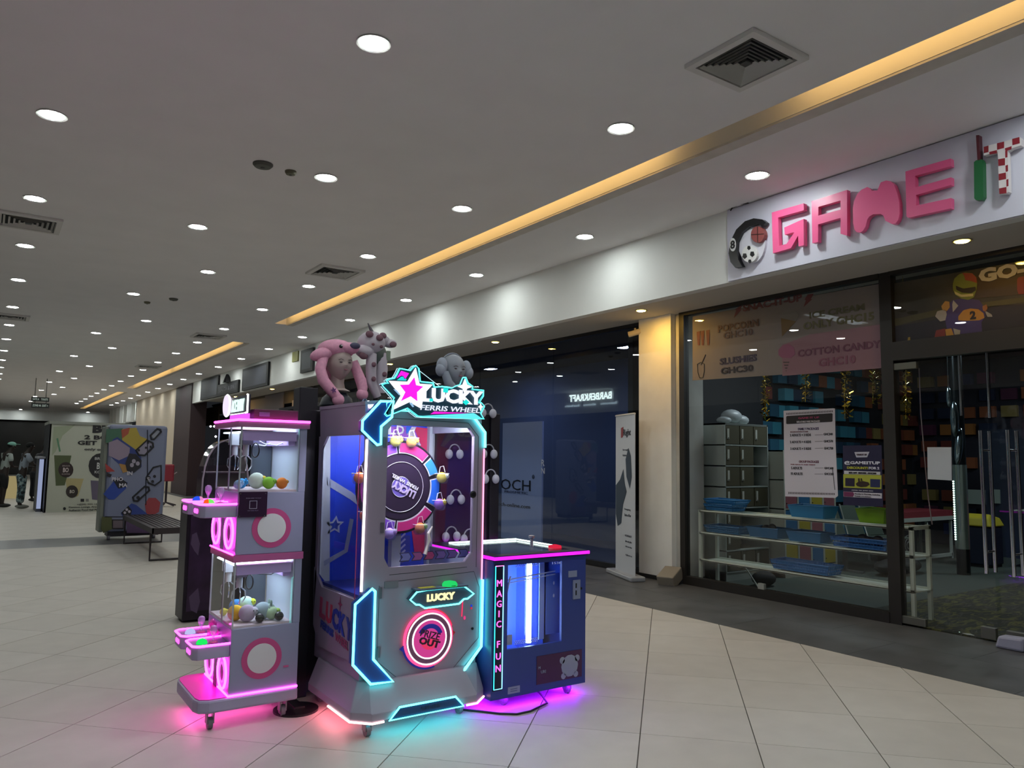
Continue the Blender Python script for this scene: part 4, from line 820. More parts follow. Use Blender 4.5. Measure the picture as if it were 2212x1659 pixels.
# wheel
WC = Vector((2.12, 4.30, 1.315)); wh = G().lathe([(.285, 0), (.285, .02), (.28, .025)], WC, axis=(0, -1, 0), n=56).build('wheel', mat('1a1424', .35), fw_)
def arc(r0, r1, a0, a1, m, y, name='rim_segment', par=wh, n=14):
    P = [WC+Vector((math.cos(a)*r1, 0, math.sin(a)*r1)) for a in [math.radians(a0+(a1-a0)*k/n) for k in range(n+1)]]+[WC+Vector((math.cos(a)*r0, 0, math.sin(a)*r0)) for a in [math.radians(a1+(a0-a1)*k/n) for k in range(n+1)]]
    return G().prism([p+Vector((0, y, 0)) for p in P], (0, .004, 0)).build(name, m, par)
wt = mat('c8c4d4', .4)
for a0, a1, c in ((-28, 12, '2a6ae0'), (18, 42, '3a88e8'), (46, 95, 'c83878'), (98, 150, '8850c0'), (155, 205, 'a03a98'), (212, 262, '7848c0'), (265, 325, 'c0307c')):
    arc(.205, .275, a0, a1, wt, -.030); arc(.213, .267, a0+1.5, a1-1.5, mat(c, .35), -.033, 'rim_colour')
    arc(.268, .278, a0, a1, mat('14101c', .4), -.031, 'rim_edge')
G().lathe([(.197, .026), (.197, .030)], WC, axis=(0, -1, 0), n=48).build('face_disc', mat('2a1f34', .35), wh)
G().ring(WC+Vector((0, -.032, 0)), .152, .0016, axis=(0, 1, 0), n=44, m=4).ring(WC+Vector((0, -.032, 0)), .062, .0014, axis=(0, 1, 0), n=32, m=4).build('white_ring', mat('e0dce8', .4), wh)
G().lathe([(.06, .030), (.06, .032)], WC, axis=(0, -1, 0), n=32).build('hub_disc', mat('6a5ab0', .35), wh)
rot = math.radians(154)
text('FERRIS WHEEL', 'lettering', mat('d8d4e0', .4), wh, WC+Vector((.025, -.034, .03)), 'fy', h=.022, w=.20, bold=.02, rot=rot)
text('LUCKY', 'lettering', mat('b8a8d0', .4), wh, WC+Vector((.02, -.034, -.015)), 'fy', h=.05, w=.17, bold=.05, rot=rot)
G().box((2.09, 4.31, .72), (2.15, 4.36, 1.3)).build('wheel_stand', mat('a8acb8', .4), fw_)
cupm = glass('f0f4ff', 2.2, .03, .08, 'e0e4ff')
toyspec = [(78, 'f0a030', 'orange and yellow plush fish in the top cup of the prize wheel'), (100, 'd0c838', 'tiny yellow plush in the wheel cup next to the left of the fish'), (12, 'd8c040', 'yellow plush in the cup level with the wheel hub'), (-22, '9a58c8', 'purple plush with yellow feet in the lower cup facing the side glass'), (-62, 'e88a50', 'peach and green plush in the cup under the wheel'), (168, 'f07830', 'orange plush in the cup seen through the side glass, upper one'), (215, 'f06028', 'orange plush in the cup seen through the side glass, lower one'), (135, 'd8a0b0', 'pink plush in the high cup behind the door edge'), (-105, 'c0a0e0', 'lilac plush in the cup low behind the door edge')]
for k, (a, c, lab) in enumerate(toyspec):
    an = math.radians(a); p = WC+Vector((math.cos(an)*.285, -.04, math.sin(an)*.285-.02))
    cu_ = G().lathe([(.030, 0), (.040, .012), (.044, .05), (.046, .062)], p+Vector((0, 0, -.02)), n=14).build('cup', cupm, wh, smooth=True)
    G().ring(p+Vector((0, 0, .042)), .046, .002, axis=(0, 0, 1), n=18, m=5).build('cup_rim', mat('e8e8f0', .2), cu_)
    G().tube([p+Vector((-.02, 0, .045)), p+Vector((-.012, 0, .085)), p+Vector((.012, 0, .09)), p+Vector((.024, 0, .05))], .0022, 5).build('cup_hook', mat('e8e8f0', .2), cu_)
    plush(tuple(p+Vector((0, 0, -.016))), .034, c, lab.replace(' to the left', ''), .4 if k % 2 else None, .6, ['e8c83a', None, 'e8e8e8', 'd8c040', '90c060', 'c8c8c0', None, None, None][k])
# chevron row
for k in range(6):
    x0 = 2.02+k*.078; zz = .895; c = ['8088d8', 'b060a8', 'c04888', '8068b8', '7860b0', '6868b8'][k]
    a = G().prism([(x0, 4.06, zz), (x0+.06, 4.06, zz), (x0+.078, 4.06, zz+.025), (x0+.06, 4.06, zz+.05), (x0, 4.06, zz+.05), (x0+.016, 4.06, zz+.025)], (0, .005, 0)).build('arrow_plate', mat('2c2850', .4), fw_)
    G().prism([(x0+.006, 4.057, zz+.005), (x0+.058, 4.057, zz+.005), (x0+.071, 4.057, zz+.025), (x0+.058, 4.057, zz+.045), (x0+.006, 4.057, zz+.045), (x0+.021, 4.057, zz+.025)], (0, .003, 0)).build('arrow_face', mat(c, .4), a)
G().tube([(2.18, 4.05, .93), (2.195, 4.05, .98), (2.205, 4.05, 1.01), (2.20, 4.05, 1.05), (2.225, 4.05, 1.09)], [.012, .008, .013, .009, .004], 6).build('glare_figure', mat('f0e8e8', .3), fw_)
# neon uprights
G().tube([(1.762, 3.998, .757), (1.766, 3.998, 1.592)], .0075, 8).build('white_neon', glow((1, .80, .86), 3.2), fw_)
G().tube([(2.546, 3.998, .765), (2.546, 3.998, 1.555)], .005, 8).build('pink_neon', glow((1, .25, .40), 2.6), fw_)
G().tube([(1.768, 4.10, .70), (1.768, 4.10, 1.62)], .0025, 6).build('glass_edge', mat('c0507c', .3), fw_)
# cyan brackets
def bracket(pts, name, th=.05, neon=range(99), par=fw_, m=m_blue, y=3.955, r=.0075, s=3.4):
    b = G().prism([(x, y, z) for x, z in pts], (0, th, 0)).build(name, m, par); P = [(x, y-.004, z) for x, z in pts]
    G().tube(P, r, 8, closed=True).build('bracket_neon', cyan(s), b); return b
bracket([(1.709,.701),(1.806,.776),(1.824,.760),(1.826,.397),(1.948,.263),(1.815,.268),(1.707,.384)], 'lower_bracket')
bracket([(1.716,1.694),(1.716,1.64),(1.808,1.563),(1.830,1.568),(1.829,1.667),(1.893,1.722),(1.90,1.812),(1.821,1.808)], 'upper_bracket')
G().tube([(1.89, 3.957, 1.815), (1.86, 3.957, 1.80), (1.86, 3.96, 1.76), (2.30, 3.97, 1.765)], .004, 6).build('top_neon', cyan(2.2), fw_)
G().tube([(2.40, 3.985, 1.757), (2.456, 3.985, 1.751), (2.543, 3.985, 1.655), (2.544, 3.985, 1.563)], .0085, 8).build('corner_neon', cyan(3.6), fw_)
G().tube([(2.545, 3.985, .765), (2.543, 3.985, .372), (2.411, 3.975, .242)], .0085, 8).build('corner_neon', cyan(3.6), fw_)
# LUCKY panel
lp = [(2.04,.695),(2.082,.735),(2.146,.742),(2.395,.742),(2.463,.693),(2.42,.668),(2.395,.668),(2.362,.644),(2.136,.640),(2.10,.663),(2.078,.665)]
lpo = G().prism([(x, 3.955, z) for x, z in lp], (0, .045, 0)).build('title_panel', mat('4a5a70', .4), fw_)
G().tube([(x, 3.952, z) for x, z in lp], .005, 6, closed=True).build('title_neon', cyan(3.2), lpo)
text('LUCKY', 'lettering', glow('fff0a8', 1.5), lpo, (2.24, 3.953, .695), 'fy', h=.042, w=.185, bold=.05, depth=.004)
G().box((2.07, 3.93, .742), (2.41, 4.0, .752)).build('button_shelf', mat('5a6a80', .4), fw_)
pb = G().lathe([(.045, 0), (.045, .012), (.036, .024), (.01, .030)], (2.298, 3.955, .752), n=28).build('start_button', glow('2ae070', .9), fw_, smooth=True)
text('START', 'lettering', mat('103818', .5), pb, (2.298, 3.908, .758), 'fy', h=.006, w=.03)
G().box((2.10, 3.945, .752), (2.20, 3.985, .755)).build('printed_patch', mat('c8c040', .4), fw_)
# prize-out ring
RC = Vector((2.183, 3.985, .46)); po_ = G().lathe([(.142, 0), (.142, .006), (.136, .010)], RC, axis=(0, -1, 0), n=48).build('prize_door', mat('7a4a6a', .4), fw_)
for r, c, s in ((.142, (1, .9, .92), 2.6), (.108, (1, .92, .95), 2.6)): G().ring(RC+Vector((0, -.012, 0)), r, .004, axis=(0, 1, 0), n=56, m=6).build('ring_neon', glow(c, s), po_)
G().ring(RC+Vector((0, .004, 0)), .153, .008, axis=(0, 1, 0), n=48, m=6).build('red_halo_strip', glow((1, .05, .16), 2.4), po_)
G().lathe([(.104, .009), (.104, .012)], RC, axis=(0, -1, 0), n=44).build('pink_disc', glow((.80, .07, .36), .75), po_)
def arc2(c, r0, r1, a0, a1, m, y, name, par, n=14):
    P = [c+Vector((math.cos(a)*r1, 0, math.sin(a)*r1)) for a in [math.radians(a0+(a1-a0)*k/n) for k in range(n+1)]]+[c+Vector((math.cos(a)*r0, 0, math.sin(a)*r0)) for a in [math.radians(a1+(a0-a1)*k/n) for k in range(n+1)]]
    return G().prism([p+Vector((0, y, 0)) for p in P], (0, .003, 0)).build(name, m, par)
arc2(RC, .06, .085, 20, 150, mat('3a38d0', .4), -.017, 'blue_cog', po_); arc2(RC, .144, .168, 20, 95, glow((.9, .04, .10), .9), .002, 'red_crescent', po_); arc2(RC, .144, .172, 190, 285, mat('2a30b8', .3), .002, 'blue_crescent', po_)
arc2(RC, 0, .06, 185, 355, glow((.95, .05, .16), .8), -.016, 'red_half', po_)
fy([(2.33,.50),(2.36,.475),(2.33,.44)], 'red_spike', mat('c02838', .4), po_, 3.985, .006); fy([(2.04,.45),(2.0,.42),(2.05,.38)], 'blue_spike', mat('2a30b8', .3), po_, 3.985, .006)
text('PRIZE', 'lettering', mat('50284a', .4), po_, RC+Vector((.0, -.020, .025)), 'fy', h=.04, w=.13, bold=.02, rot=-.32)
text('OUT', 'lettering', mat('48203c', .4), po_, RC+Vector((-.005, -.020, -.018)), 'fy', h=.042, w=.14, bold=.05, rot=-.32)
# side lettering
for s_, z, h, w_, c in (('LU', .555, .10, .20, 'b03050'), ('CKY', .525, .10, .28, '2a3fa8')): pass
p1, p2 = Vector((1.762, 4.60, .56)), Vector((1.762, 4.10, .50))
SF = ((p2-p1).normalized(), Vector((0, -.06, 1)).normalized(), Vector((-1, 0, 0)))
for k, (ch_, c) in enumerate(zip('LUCKY', ('a84468', 'b03a58', '2a3aa0', '2c40b0', '2a3a98'))): text(ch_, 'lettering', mat(c, .45), sw, p1.lerp(p2, .08+k*.205)+Vector((0, 0, .02)), SF, h=.12, w=.095, bold=.05, depth=.002)
for s_, t_, c, w_ in (('FERRIS', .24, '3848a8', .21), ('WHEEL', .70, '9a4870', .20)): text(s_, 'lettering', mat(c, .45), sw, p1.lerp(p2, t_)+Vector((0, 0, -.075)), SF, h=.045, w=w_, bold=.03, depth=.002)
q = p1.lerp(p2, .62)+Vector((-.001, 0, .12)); G().prism([q+Vector((0, a*.035, b*.045)) for a, b in ((0, 1), (-.2, .2), (-1, 0), (-.2, -.2), (0, -1), (.2, -.2), (1, 0), (.2, .2))], (.002, 0, 0)).build('sparkle', mat('8a3a60', .45), sw)
# marquee
c7 = lambda X, Y: (780+X/7.9, 780+Y/7.9)
def mqp(pts, name, m, par, y, d=.006): return G().prism([at(*c7(*p), y=y) for p in pts], (0, d, 0)).build(name, m, par)
plate = [(350,395),(400,372),(462,368),(425,335),(470,300),(560,285),(600,225),(650,122),(700,128),(830,155),(895,85),(935,72),(980,120),(1005,345),(1235,368),(1250,420),(1255,440),(1380,430),(1480,440),(1560,455),(1610,425),(1690,400),(1740,275),(1790,275),(1830,370),(1915,435),(1900,475),(2095,495),(2090,600),(2010,720),(2060,715),(2110,775),(2060,870),(2050,905),(2100,990),(1060,960),(960,950),(780,812),(440,945),(400,905),(560,640),(375,430)]
mk = mqp(plate, 'marquee', mat('20485c', .35), fw_, 3.955, .03)
G().tube([at(*c7(*p), y=3.95) for p in plate], .0022, 5, closed=True).build('marquee_neon', cyan(2.4), mk)
G().tube([at(*c7(p[0]+(14 if p[0] < 1100 else -14), p[1]+(12 if p[1] < 550 else -14)), y=3.95) for p in plate], .0016, 4, closed=True).build('inner_outline', cyan(1.6), mk)
G().tube([at(*c7(p[0]-38, p[1]+4), y=3.975) for p in plate[:13]+plate[-8:]], .0022, 5, closed=False).build('rear_outline', glow('c8f4ff', 1.1), mk)
mqp([(935,110),(1000,385),(1225,400),(1075,560),(1030,810),(830,700),(520,845),(680,590),(475,335),(795,350)], 'white_star', glow('ffffff', 1.25), mk, 3.948)
mqp([(910,280),(940,410),(1060,435),(955,530),(960,680),(850,600),(685,680),(760,530),(665,405),(820,400)], 'magenta_star', glow((1, .02, .85), 1.05), mk, 3.944)
mqp([(690,165),(820,210),(760,300),(730,255),(690,245),(615,290)], 'magenta_flash', glow((1, .02, .85), 1.05), mk, 3.948); mqp([(620,325),(690,265),(720,265),(745,310),(775,300),(770,332)], 'cyan_flash', glow((.02, .75, .75), 1), mk, 3.947)
mqp([(560,480),(600,490),(670,570),(655,580)], 'pale_bar', glow('a8d8ff', .8), mk, 3.947); mqp([(830,715),(870,710),(905,780),(885,785)], 'pale_bar', glow('a8d8ff', .8), mk, 3.947)
textpy('LUCKY', c7(1045,590), c7(2085,615), 31, 3.945, glow('eef2ff', 1.15), mk, bold=.05); textpy('FERRIS WHEEL', c7(1020,790), c7(2030,845), 11, 3.944, glow('e4ecff', 1.1), mk, bold=.01, skew=.25)
mqp([(1775,300),(1812,400),(1900,440),(1812,470),(1775,560),(1738,470),(1650,430),(1738,400)], 'sparkle', glow('ffffff', 1.3), mk, 3.940); mqp([(2045,720),(2060,765),(2095,780),(2060,795),(2045,850),(2030,795),(2000,780),(2030,765)], 'sparkle', glow('ffffff', 1.3), mk, 3.940)
for q in ([(1410,460),(1490,465),(1480,540),(1405,530)], [(1175,640),(1230,640),(1225,690),(1170,690)], [(1795,655),(1850,705),(1795,750),(1740,700)]): mqp(q, 'cyan_square', glow((.02, .85, .78), 1), mk, 3.938)
mqp([(1190,905),(1255,860),(1840,888)], 'magenta_wedge', glow((1, .02, .75), 1), mk, 3.947); mqp([(1050,932),(1920,888),(1960,905),(2050,970)], 'cyan_wedge', glow((.15, .9, .95), 1), mk, 3.948)
# ================================================================== MAGIC FUN MACHINE
mg = thing('magic_fun_machine', 'dark blue waist-high arcade cabinet with purple underglow and a lit window', 'arcade machine', (2.565, 3.9, 0))
m_nav = mat('34468f', .35)  # navy brightened so the paint takes in the bluish veil
MX0, MX1, MY0, MY1 = 2.56, 3.285, 3.9, 4.72
WX0, WX1, WZ0, WZ1 = 2.672, 3.088, .352, .852
g = G().box((MX0, MY0, .072), (MX1, MY0+.02, WZ0)).box((MX0, MY0, WZ0), (WX0, MY0+.02, .88)).box((WX1, MY0, WZ0), (MX1, MY0+.02, .88)).box((WX0, MY0, WZ1), (WX1, MY0+.02, .88))
fr_ = g.build('front_panel', m_nav, mg)
G().box((MX0, MY0+.02, .072), (MX0+.02, MY1, .88)).box((MX1-.02, MY0+.02, .072), (MX1, MY1, .88)).box((MX0, MY1-.02, .072), (MX1, MY1, .88)).box((MX0+.02, MY0+.02, .072), (MX1-.02, MY1-.02, .09)).build('body', m_nav, mg)
G().box((WX0, MY0+.008, WZ0), (WX1, MY0+.011, WZ1)).build('window_glass', m_clear, mg)
G().box((WX0-.05, MY0+.30, .2), (WX1+.08, MY0+.31, .88)).build('inner_wall', mat('5a80e0', .35), mg)
G().box((WX0-.05, MY0+.02, .25), (WX1+.08, MY0+.30, .26)).build('inner_floor', mat('5068c0', .35), mg)
tube_ = G().cyl((2.947, MY0+.16, .33), (2.947, MY0+.16, .83), .017, 12).build('light_tube', glow('d8e8ff', 26), mg, smooth=True)
G().cyl((2.96, MY0+.2, .30), (2.96, MY0+.2, .85), .07, 24).build('clear_cylinder', glass('b8d0ff', 1.5, .05, .15, '90b0ff'), mg, smooth=True)
pf = G().box((3.0, MY0+.12, .35), (3.04, MY0+.125, .83)).build('perforated_strip', mat('a8c0f0', .3), mg)
for k in range(3): G().cyl((2.705+k*.0, MY0+.02, .78), (2.70, MY0+.1, .55-.02*k), .006-.001*k, 6).build('glint_rod', mat('c8d8ff', .2, .5), mg)
G().cyl((2.70, MY0+.05, .755), (3.08, MY0+.06, .782), .004, 8).cyl((2.70, MY0+.05, .735), (3.08, MY0+.06, .762), .003, 8).build('cross_bar', mat('d0dcff', .2, .5), mg)
ip = G().box((3.04, MY0+.10, .38), (3.16, MY0+.105, .76)).build('inner_door', mat('6488e0', .3), mg)
for z in (.70, .62): G().ball((3.10, MY0+.098, z), (.007, .003, .012), 8, 6).build('catch', mat('e8f0ff', .3), ip)
for zz, ny in ((.835, 3), (.372, 3)):
    dd = G()
    for i in range(14):
        for j in range(ny): dd.box((2.735+i*.013+(j % 2)*.006, MY0+.012, zz+j*.009), (2.741+i*.013+(j % 2)*.006, MY0+.014, zz+j*.009+.005))
    dd.build('dotted_print', mat('e0e8ff', .3), mg, kind='stuff')
text('1536', 'lettering', mat('d0d8f0', .4), mg, (3.05, MY0+.006, .842), 'fy', h=.014, w=.07)
G().box((2.68, MY0+.03, .37), (2.73, MY0+.033, .43)).build('white_card', mat('a8b0d8', .4), mg)
# neon name strip
ns_ = G().box((2.572, MY0-.006, .125), (2.638, MY0, .862)).build('name_strip', mat('0c1030', .3), mg)
for x, c in ((2.576, (.05, .9, .95)), (2.634, (.30, .75, 1.0))): G().tube([(x, MY0-.009, .135), (x, MY0-.009, .853)], .003, 6).build('edge_neon', glow(c, 1.8), ns_)
G().tube([(2.576, MY0-.009, .853), (2.634, MY0-.009, .853), (2.634, MY0-.009, .80)], .003, 6).build('edge_neon', glow((1, .25, .8), 1.8), ns_); G().tube([(2.576, MY0-.009, .135), (2.634, MY0-.009, .135)], .0025, 6).build('edge_neon', glow((.3, .8, 1), 1.4), ns_)
for k, (c, z) in enumerate(zip('MAGICFUN', (.752, .69, .63, .572, .512, .395, .325, .255))): text(c, 'neon_letter', glow((1, .12, .75), 2.2), ns_, (2.605, MY0-.008, z), 'fy', h=.038, depth=.003)
G().box((2.682, MY0-.003, .092), (2.770, MY0, .132)).build('rating_label', mat('98a0c0', .4), mg)
for k in range(2): G().box((2.70, MY0-.004, .105+k*.012), (2.75, MY0-.003, .108+k*.012)).build('label_line', mat('4a5080', .4), mg)
G().box((3.14, MY0-.003, .745), (3.21, MY0, .785)).build('blank_label', mat('8a94b4', .4), mg)
sl = G().box((3.175, MY0-.008, .605), (3.235, MY0, .725)).build('coin_plate', mat('98a4c8', .3, .4), mg)
for z in (.645, .69): G().box((3.195, MY0-.010, z-.015), (3.203, MY0-.008, z+.015)).build('slot', blk, sl)
G().cyl((3.245, MY0, .668), (3.245, MY0-.006, .668), .008, 10).build('lock', blk, mg)
for z in (.13, .19, .27, .35, .36, .47, .55, .66, .70, .80): G().ball((3.287, MY0+.01, z), .003, 6, 4).build('rivet', mat('e8e8ff', .2, .6), mg)
sk = G().box((2.895, MY0-.003, .115), (3.255, MY0, .285)).build('sticker', mat('4a2450', .4), mg)
G().lathe([(.068, 0), (.066, .002)], (3.155, MY0-.003, .195), axis=(0, -1, 0), n=14).build('pale_cloud_print', mat('98a0b8', .5), sk)
for s in (-1, 1): G().lathe([(.022, 0), (.02, .002)], (3.155+s*.06, MY0-.003, .235), axis=(0, -1, 0), n=9).lathe([(.02, 0), (.018, .002)], (3.155+s*.05, MY0-.003, .138), axis=(0, -1, 0), n=9).build('pale_lobe_print', mat('98a0b8', .5), sk)
text('M', 'lettering', mat('98a0b8', .5), sk, (2.915, MY0-.004, .215), 'fy', h=.016); text('URI', 'lettering', mat('98a0b8', .5), sk, (2.945, MY0-.004, .188), 'fy', h=.018)
# top
TX0, TX1, TY0, TY1 = 2.555, 3.30, 3.875, 4.74
G().box((TX0+.01, TY0+.01, .88), (TX1-.01, TY0+.09, .912)).box((TX0+.01, TY1-.09, .88), (TX1-.01, TY1-.01, .912)).box((TX0+.01, TY0+.09, .88), (TX0+.09, TY1-.09, .912)).box((TX1-.09, TY0+.09, .88), (TX1-.01, TY1-.09, .912)).build('top_frame', mat('141a30', .35), mg)
G().box((TX0+.08, TY0+.08, .882), (TX1-.08, TY1-.08, .888)).build('play_bed', mat('3a4a80', .3), mg)
G().box((TX0+.08, TY0+.08, .908), (TX1-.08, TY1-.08, .911)).build('top_glass', m_clear, mg)
for p in (((TX0, TY0, .888), (TX1, TY0+.010, .908)), ((TX0, TY1-.01, .888), (TX1, TY1, .908)), ((TX0, TY0, .888), (TX0+.01, TY1, .908)), ((TX1-.01, TY0, .888), (TX1, TY1, .908))): G().box(*p).build('rim_neon', glow((.80, .02, .95), 1.5), mg, bevel=.003)
G().cyl((2.66, 4.60, .918), (3.22, 4.60, .918), .006, 8).cyl((3.215, 4.58, .918), (3.215, 4.10, .918), .005, 8).build('white_tube', glow('e8fff8', 3), mg)
G().lathe([(.012, 0), (.010, .05), (.020, .055), (.022, .07), (.004, .075)], (3.08, 4.22, .912), n=14).build('ball_launcher', mat('a8a8b8', .3, .7), mg, smooth=True)
G().lathe([(.045, 0), (.042, .015), (.01, .022)], (3.17, 4.08, .912), n=20).build('red_button', glow('ff3050', .7), mg, smooth=True)
for x, y in ((2.72, 4.0), (3.20, 3.98), (2.65, 4.62), (3.20, 4.62)): caster((x, y, 0), mg, .026)
g = G().box((MX0+.03, MY0+.03, .066), (MX1-.03, MY0+.045, .071)).box((MX0+.03, MY1-.045, .066), (MX1-.03, MY1-.03, .071)).box((MX1-.045, MY0+.05, .066), (MX1-.03, MY1-.05, .071)).box((MX0+.03, MY0+.05, .066), (MX0+.045, MY1-.05, .071))
g.build('underglow_strip', glow((.36, .003, 1.0), 46), mg)
tag(G().tube([(2.96, 4.03, .07), (2.97, 3.94, .03), (2.95, 3.86, .009), (2.78, 3.80, .006), (2.68, 3.80, .006), (2.60, 3.86, .006), (2.52, 3.96, .006), (2.44, 4.05, .006)], .006, 8).build('power_cable', mat('28282e', .5), smooth=True), 'dark power cable looping on the floor under the blue cabinet', 'cable')
g = G().box((1.80, 3.93, .084), (2.45, 3.94, .090)).build('underglow_strip', glow((.05, .75, .9), 22), fw_)
G().box((1.74, 4.1, .084), (1.75, 4.5, .090)).build('underglow_strip', glow((1, .22, .3), 34), fw_)
G().box((1.08, 4.55, .088), (1.09, 4.95, .093)).build('underglow_strip', glow((1, .12, .5), 36), cw)
G().box((1.15, 4.70, .088), (1.5, 4.71, .093)).build('underglow_strip', glow((1, .12, .5), 30), cw)
# inner lamps of the ferris wheel machine
G().box((1.82, 4.08, 1.735), (2.48, 4.12, 1.745)).build('inner_light_strip', glow((.88, .90, 1), 120), fw_)
# ================================================================== KIOSK WITH MANNEQUIN HEADS
kd = thing('display_kiosk', 'tall black kiosk wall standing behind the arcade machines', 'kiosk', (1.66, 4.78, 0))
m_kb = mat('1a1622', .5)
G().box((1.665, 4.80, .02), (3.16, 4.86, 1.80)).build('panel', m_kb, kd)
G().box((1.64, 4.775, 0), (1.76, 4.90, 1.935)).build('post', m_kb, kd, bevel=.006); G().box((3.10, 4.775, 0), (3.18, 4.90, 1.83)).build('post', m_kb, kd, bevel=.006)
G().box((1.66, 4.80, 1.80), (3.16, 5.25, 1.82)).build('top_shelf', m_kb, kd); G().box((1.66, 5.2, .02), (3.16, 5.25, 1.80)).build('panel', m_kb, kd)
G().lathe([(.13, 0), (.13, .012), (.03, .02)], (1.62, 4.56, 0), n=28).build('foot', mat('101014', .4), kd)
G().box((1.60, 4.52, .01), (1.66, 4.80, .03)).build('foot_arm', mat('101014', .4), kd)
G().box((2.52, 4.79, .9), (3.08, 4.798, 1.62)).build('maroon_board', mat('3a1c3c', .4), kd)
def muff(p, label, k):
    t = thing('ear_muffs', label, 'ear muffs', p, 'white ear muffs hanging on the kiosk'); P = Vector(p)
    for s in (-1, 1): G().ball(P+Vector((s*.045, 0, -.03)), (.03, .022, .035), 10, 7).build('pad', mat('c8c8d8', .9), t, smooth=True)
    G().tube([P+Vector((math.cos(a)*.045, 0, math.sin(a)*.05-.01)) for a in [math.pi*j/8 for j in range(9)]], .005, 6).build('band', mat('b0b0c0', .5), t)
ml = ['highest on the kiosk board', 'top of the column nearest the kiosk edge', 'second down the column nearest the kiosk edge', 'third down the column nearest the kiosk edge', 'behind the wheel glass above the purple bar', 'behind the wheel glass near its lower corner', 'in the middle of the kiosk board']
for k, (px, py) in enumerate(((982,972), (1054,884), (1056,972), (1060,1026), (975,1150), (1014,1155), (985,1070))):
    p = at(px, py, y=4.765); muff(tuple(p), 'fluffy white ear muffs hanging '+ml[k], k)
# mannequins
def headmesh(c, r, rot, name, m, par, smooth=True, neck=True, face=True):
    g = G(); M = Matrix.Rotation(rot, 3, 'Z'); C = Vector(c); seg, rings = 28, 20; base = 0
    prof = lambda t: 1-.52*max(0, t-.52)**1.15*1.6
    for i in range(rings+1):
        th = math.pi*i/rings
        for k in range(seg):
            ph = 2*math.pi*k/seg; x = math.sin(th)*math.cos(ph); y = math.sin(th)*math.sin(ph); z = math.cos(th); t = (1-z)/2
            w_ = prof(t); X = x*.74*w_; Y = y*.92*(w_ if y > 0 else 1-.10*max(0, t-.6)); Z = z
            if face and y < -.3:   # the face looks to -y before rotation
                f = -y
                Y += .05*f if abs(t-.47) < .08 else 0
                Y -= .20*math.exp(-((x/.11)**2))*math.exp(-(((t-.57)/.07)**2))*f     # nose
                Y -= .06*math.exp(-((x/.25)**2))*math.exp(-(((t-.71)/.035)**2))*f    # lips
                Y -= .10*math.exp(-((x/.3)**2))*math.exp(-(((t-.86)/.06)**2))*f      # chin
                Y += .07*math.exp(-(((abs(x)-.30)/.16)**2))*math.exp(-(((t-.50)/.05)**2))*f  # sockets
            g.v.append(tuple(C+M@Vector((X, Y, Z))*r))
    for i in range(rings):
        for k in range(seg): g.f.append((i*seg+k, (i+1)*seg+k, (i+1)*seg+(k+1) % seg, i*seg+(k+1) % seg))
    for s in (-1, 1): g.ball(C+M@Vector((s*.72*r, .05*r, -.02*r)), (.06*r, .14*r, .22*r), 8, 6, M)
    if neck: g.tube([C+M@Vector((0, .12*r, -.6*r)), C+M@Vector((0, .2*r, -1.1*r)), C+M@Vector((0, .2*r, -1.45*r)), C+M@Vector((0, .2*r, -1.62*r))], [.42*r, .40*r, .48*r, .8*r], 18)
    h = g.build(name, m, par, smooth=smooth)
    if face:
        for s in (-1, 1):
            G().ball(C+M@Vector((s*.28*r, -.80*r, .02*r)), (.10*r, .04*r, .04*r), 10, 6, M).build('eye', mat('5a4a50', .4), h, smooth=True)
            G().tube([C+M@Vector((s*.16*r, -.89*r, .15*r)), C+M@Vector((s*.3*r, -.86*r, .20*r)), C+M@Vector((s*.43*r, -.78*r, .14*r))], .015*r, 5).build('eyebrow', mat('4a3c3c', .7), h)
        G().ball(C+M@Vector((0, -.93*r, -.42*r)), (.14*r, .05*r, .045*r), 10, 6, M).build('lips', mat('a06a78', .5), h, smooth=True)
    return h
skin_m = mat('b0a09c', .5); plk = mat('e6a6c2', .95, noise=.08, scale=60)
h1 = at(733, 786, y=4.95); A = thing('mannequin_head', 'grey mannequin head in a pink plush hat with long hanging paws', 'mannequin', (h1.x, h1.y, 1.82))
r1 = .115; hr = math.radians(4)
headmesh(h1, r1, hr, 'head', skin_m, A)
G().lathe([(.10, 0), (.115, .02), (.10, .07), (.055, .11)], (h1.x, h1.y+.02, 1.82), n=24).build('bust', mat('1c2434', .5), A, smooth=True)
hat = thing('plush_hat', 'pink plush animal hat with grey nose and long drooping arms', 'hat', (h1.x, h1.y, h1.z))
g = G().ball(h1+Vector((-.015, .03, .10)), (.125, .125, .07), 20, 12).ball(h1+Vector((-.125, .0, .055)), (.085, .07, .045), 14, 9, Matrix.Rotation(-.35, 3, 'Y')).ball(h1+Vector((.04, -.05, .105)), (.075, .07, .042), 14, 9).ball(h1+Vector((-.01, .09, .0)), (.115, .06, .12), 14, 9)
g.build('crown', plk, hat, smooth=True)
G().ball(h1+Vector((.062, -.115, .118)), (.038, .02, .022), 12, 8).build('nose', mat('4a4a66', .5), hat, smooth=True)
for dx in (0.0,):
    e_ = G().ball(h1+Vector((-.03, -.092, .108)), .013, 10, 7).build('hat_eye', blk, hat, smooth=True); G().ball(h1+Vector((-.028, -.104, .111)), .004, 6, 5).build('eye_glint', mat('ffffff', .3), e_)
for s, P in ((-1, [(-.12, -.02, .04), (-.152, -.05, -.05), (-.135, -.07, -.13), (-.08, -.09, -.20), (-.04, -.105, -.245)]), (1, [(.09, -.02, .02), (.12, -.03, -.05), (.14, -.05, -.11), (.15, -.06, -.16), (.145, -.07, -.195)])):
    G().tube([h1+Vector(p) for p in P], [.034, .036, .038, .036, .030], 14).ball(h1+Vector(P[-1])+Vector((0, 0, -.01)), (.042, .036, .042), 12, 8).build('paw_arm', plk, hat, smooth=True)
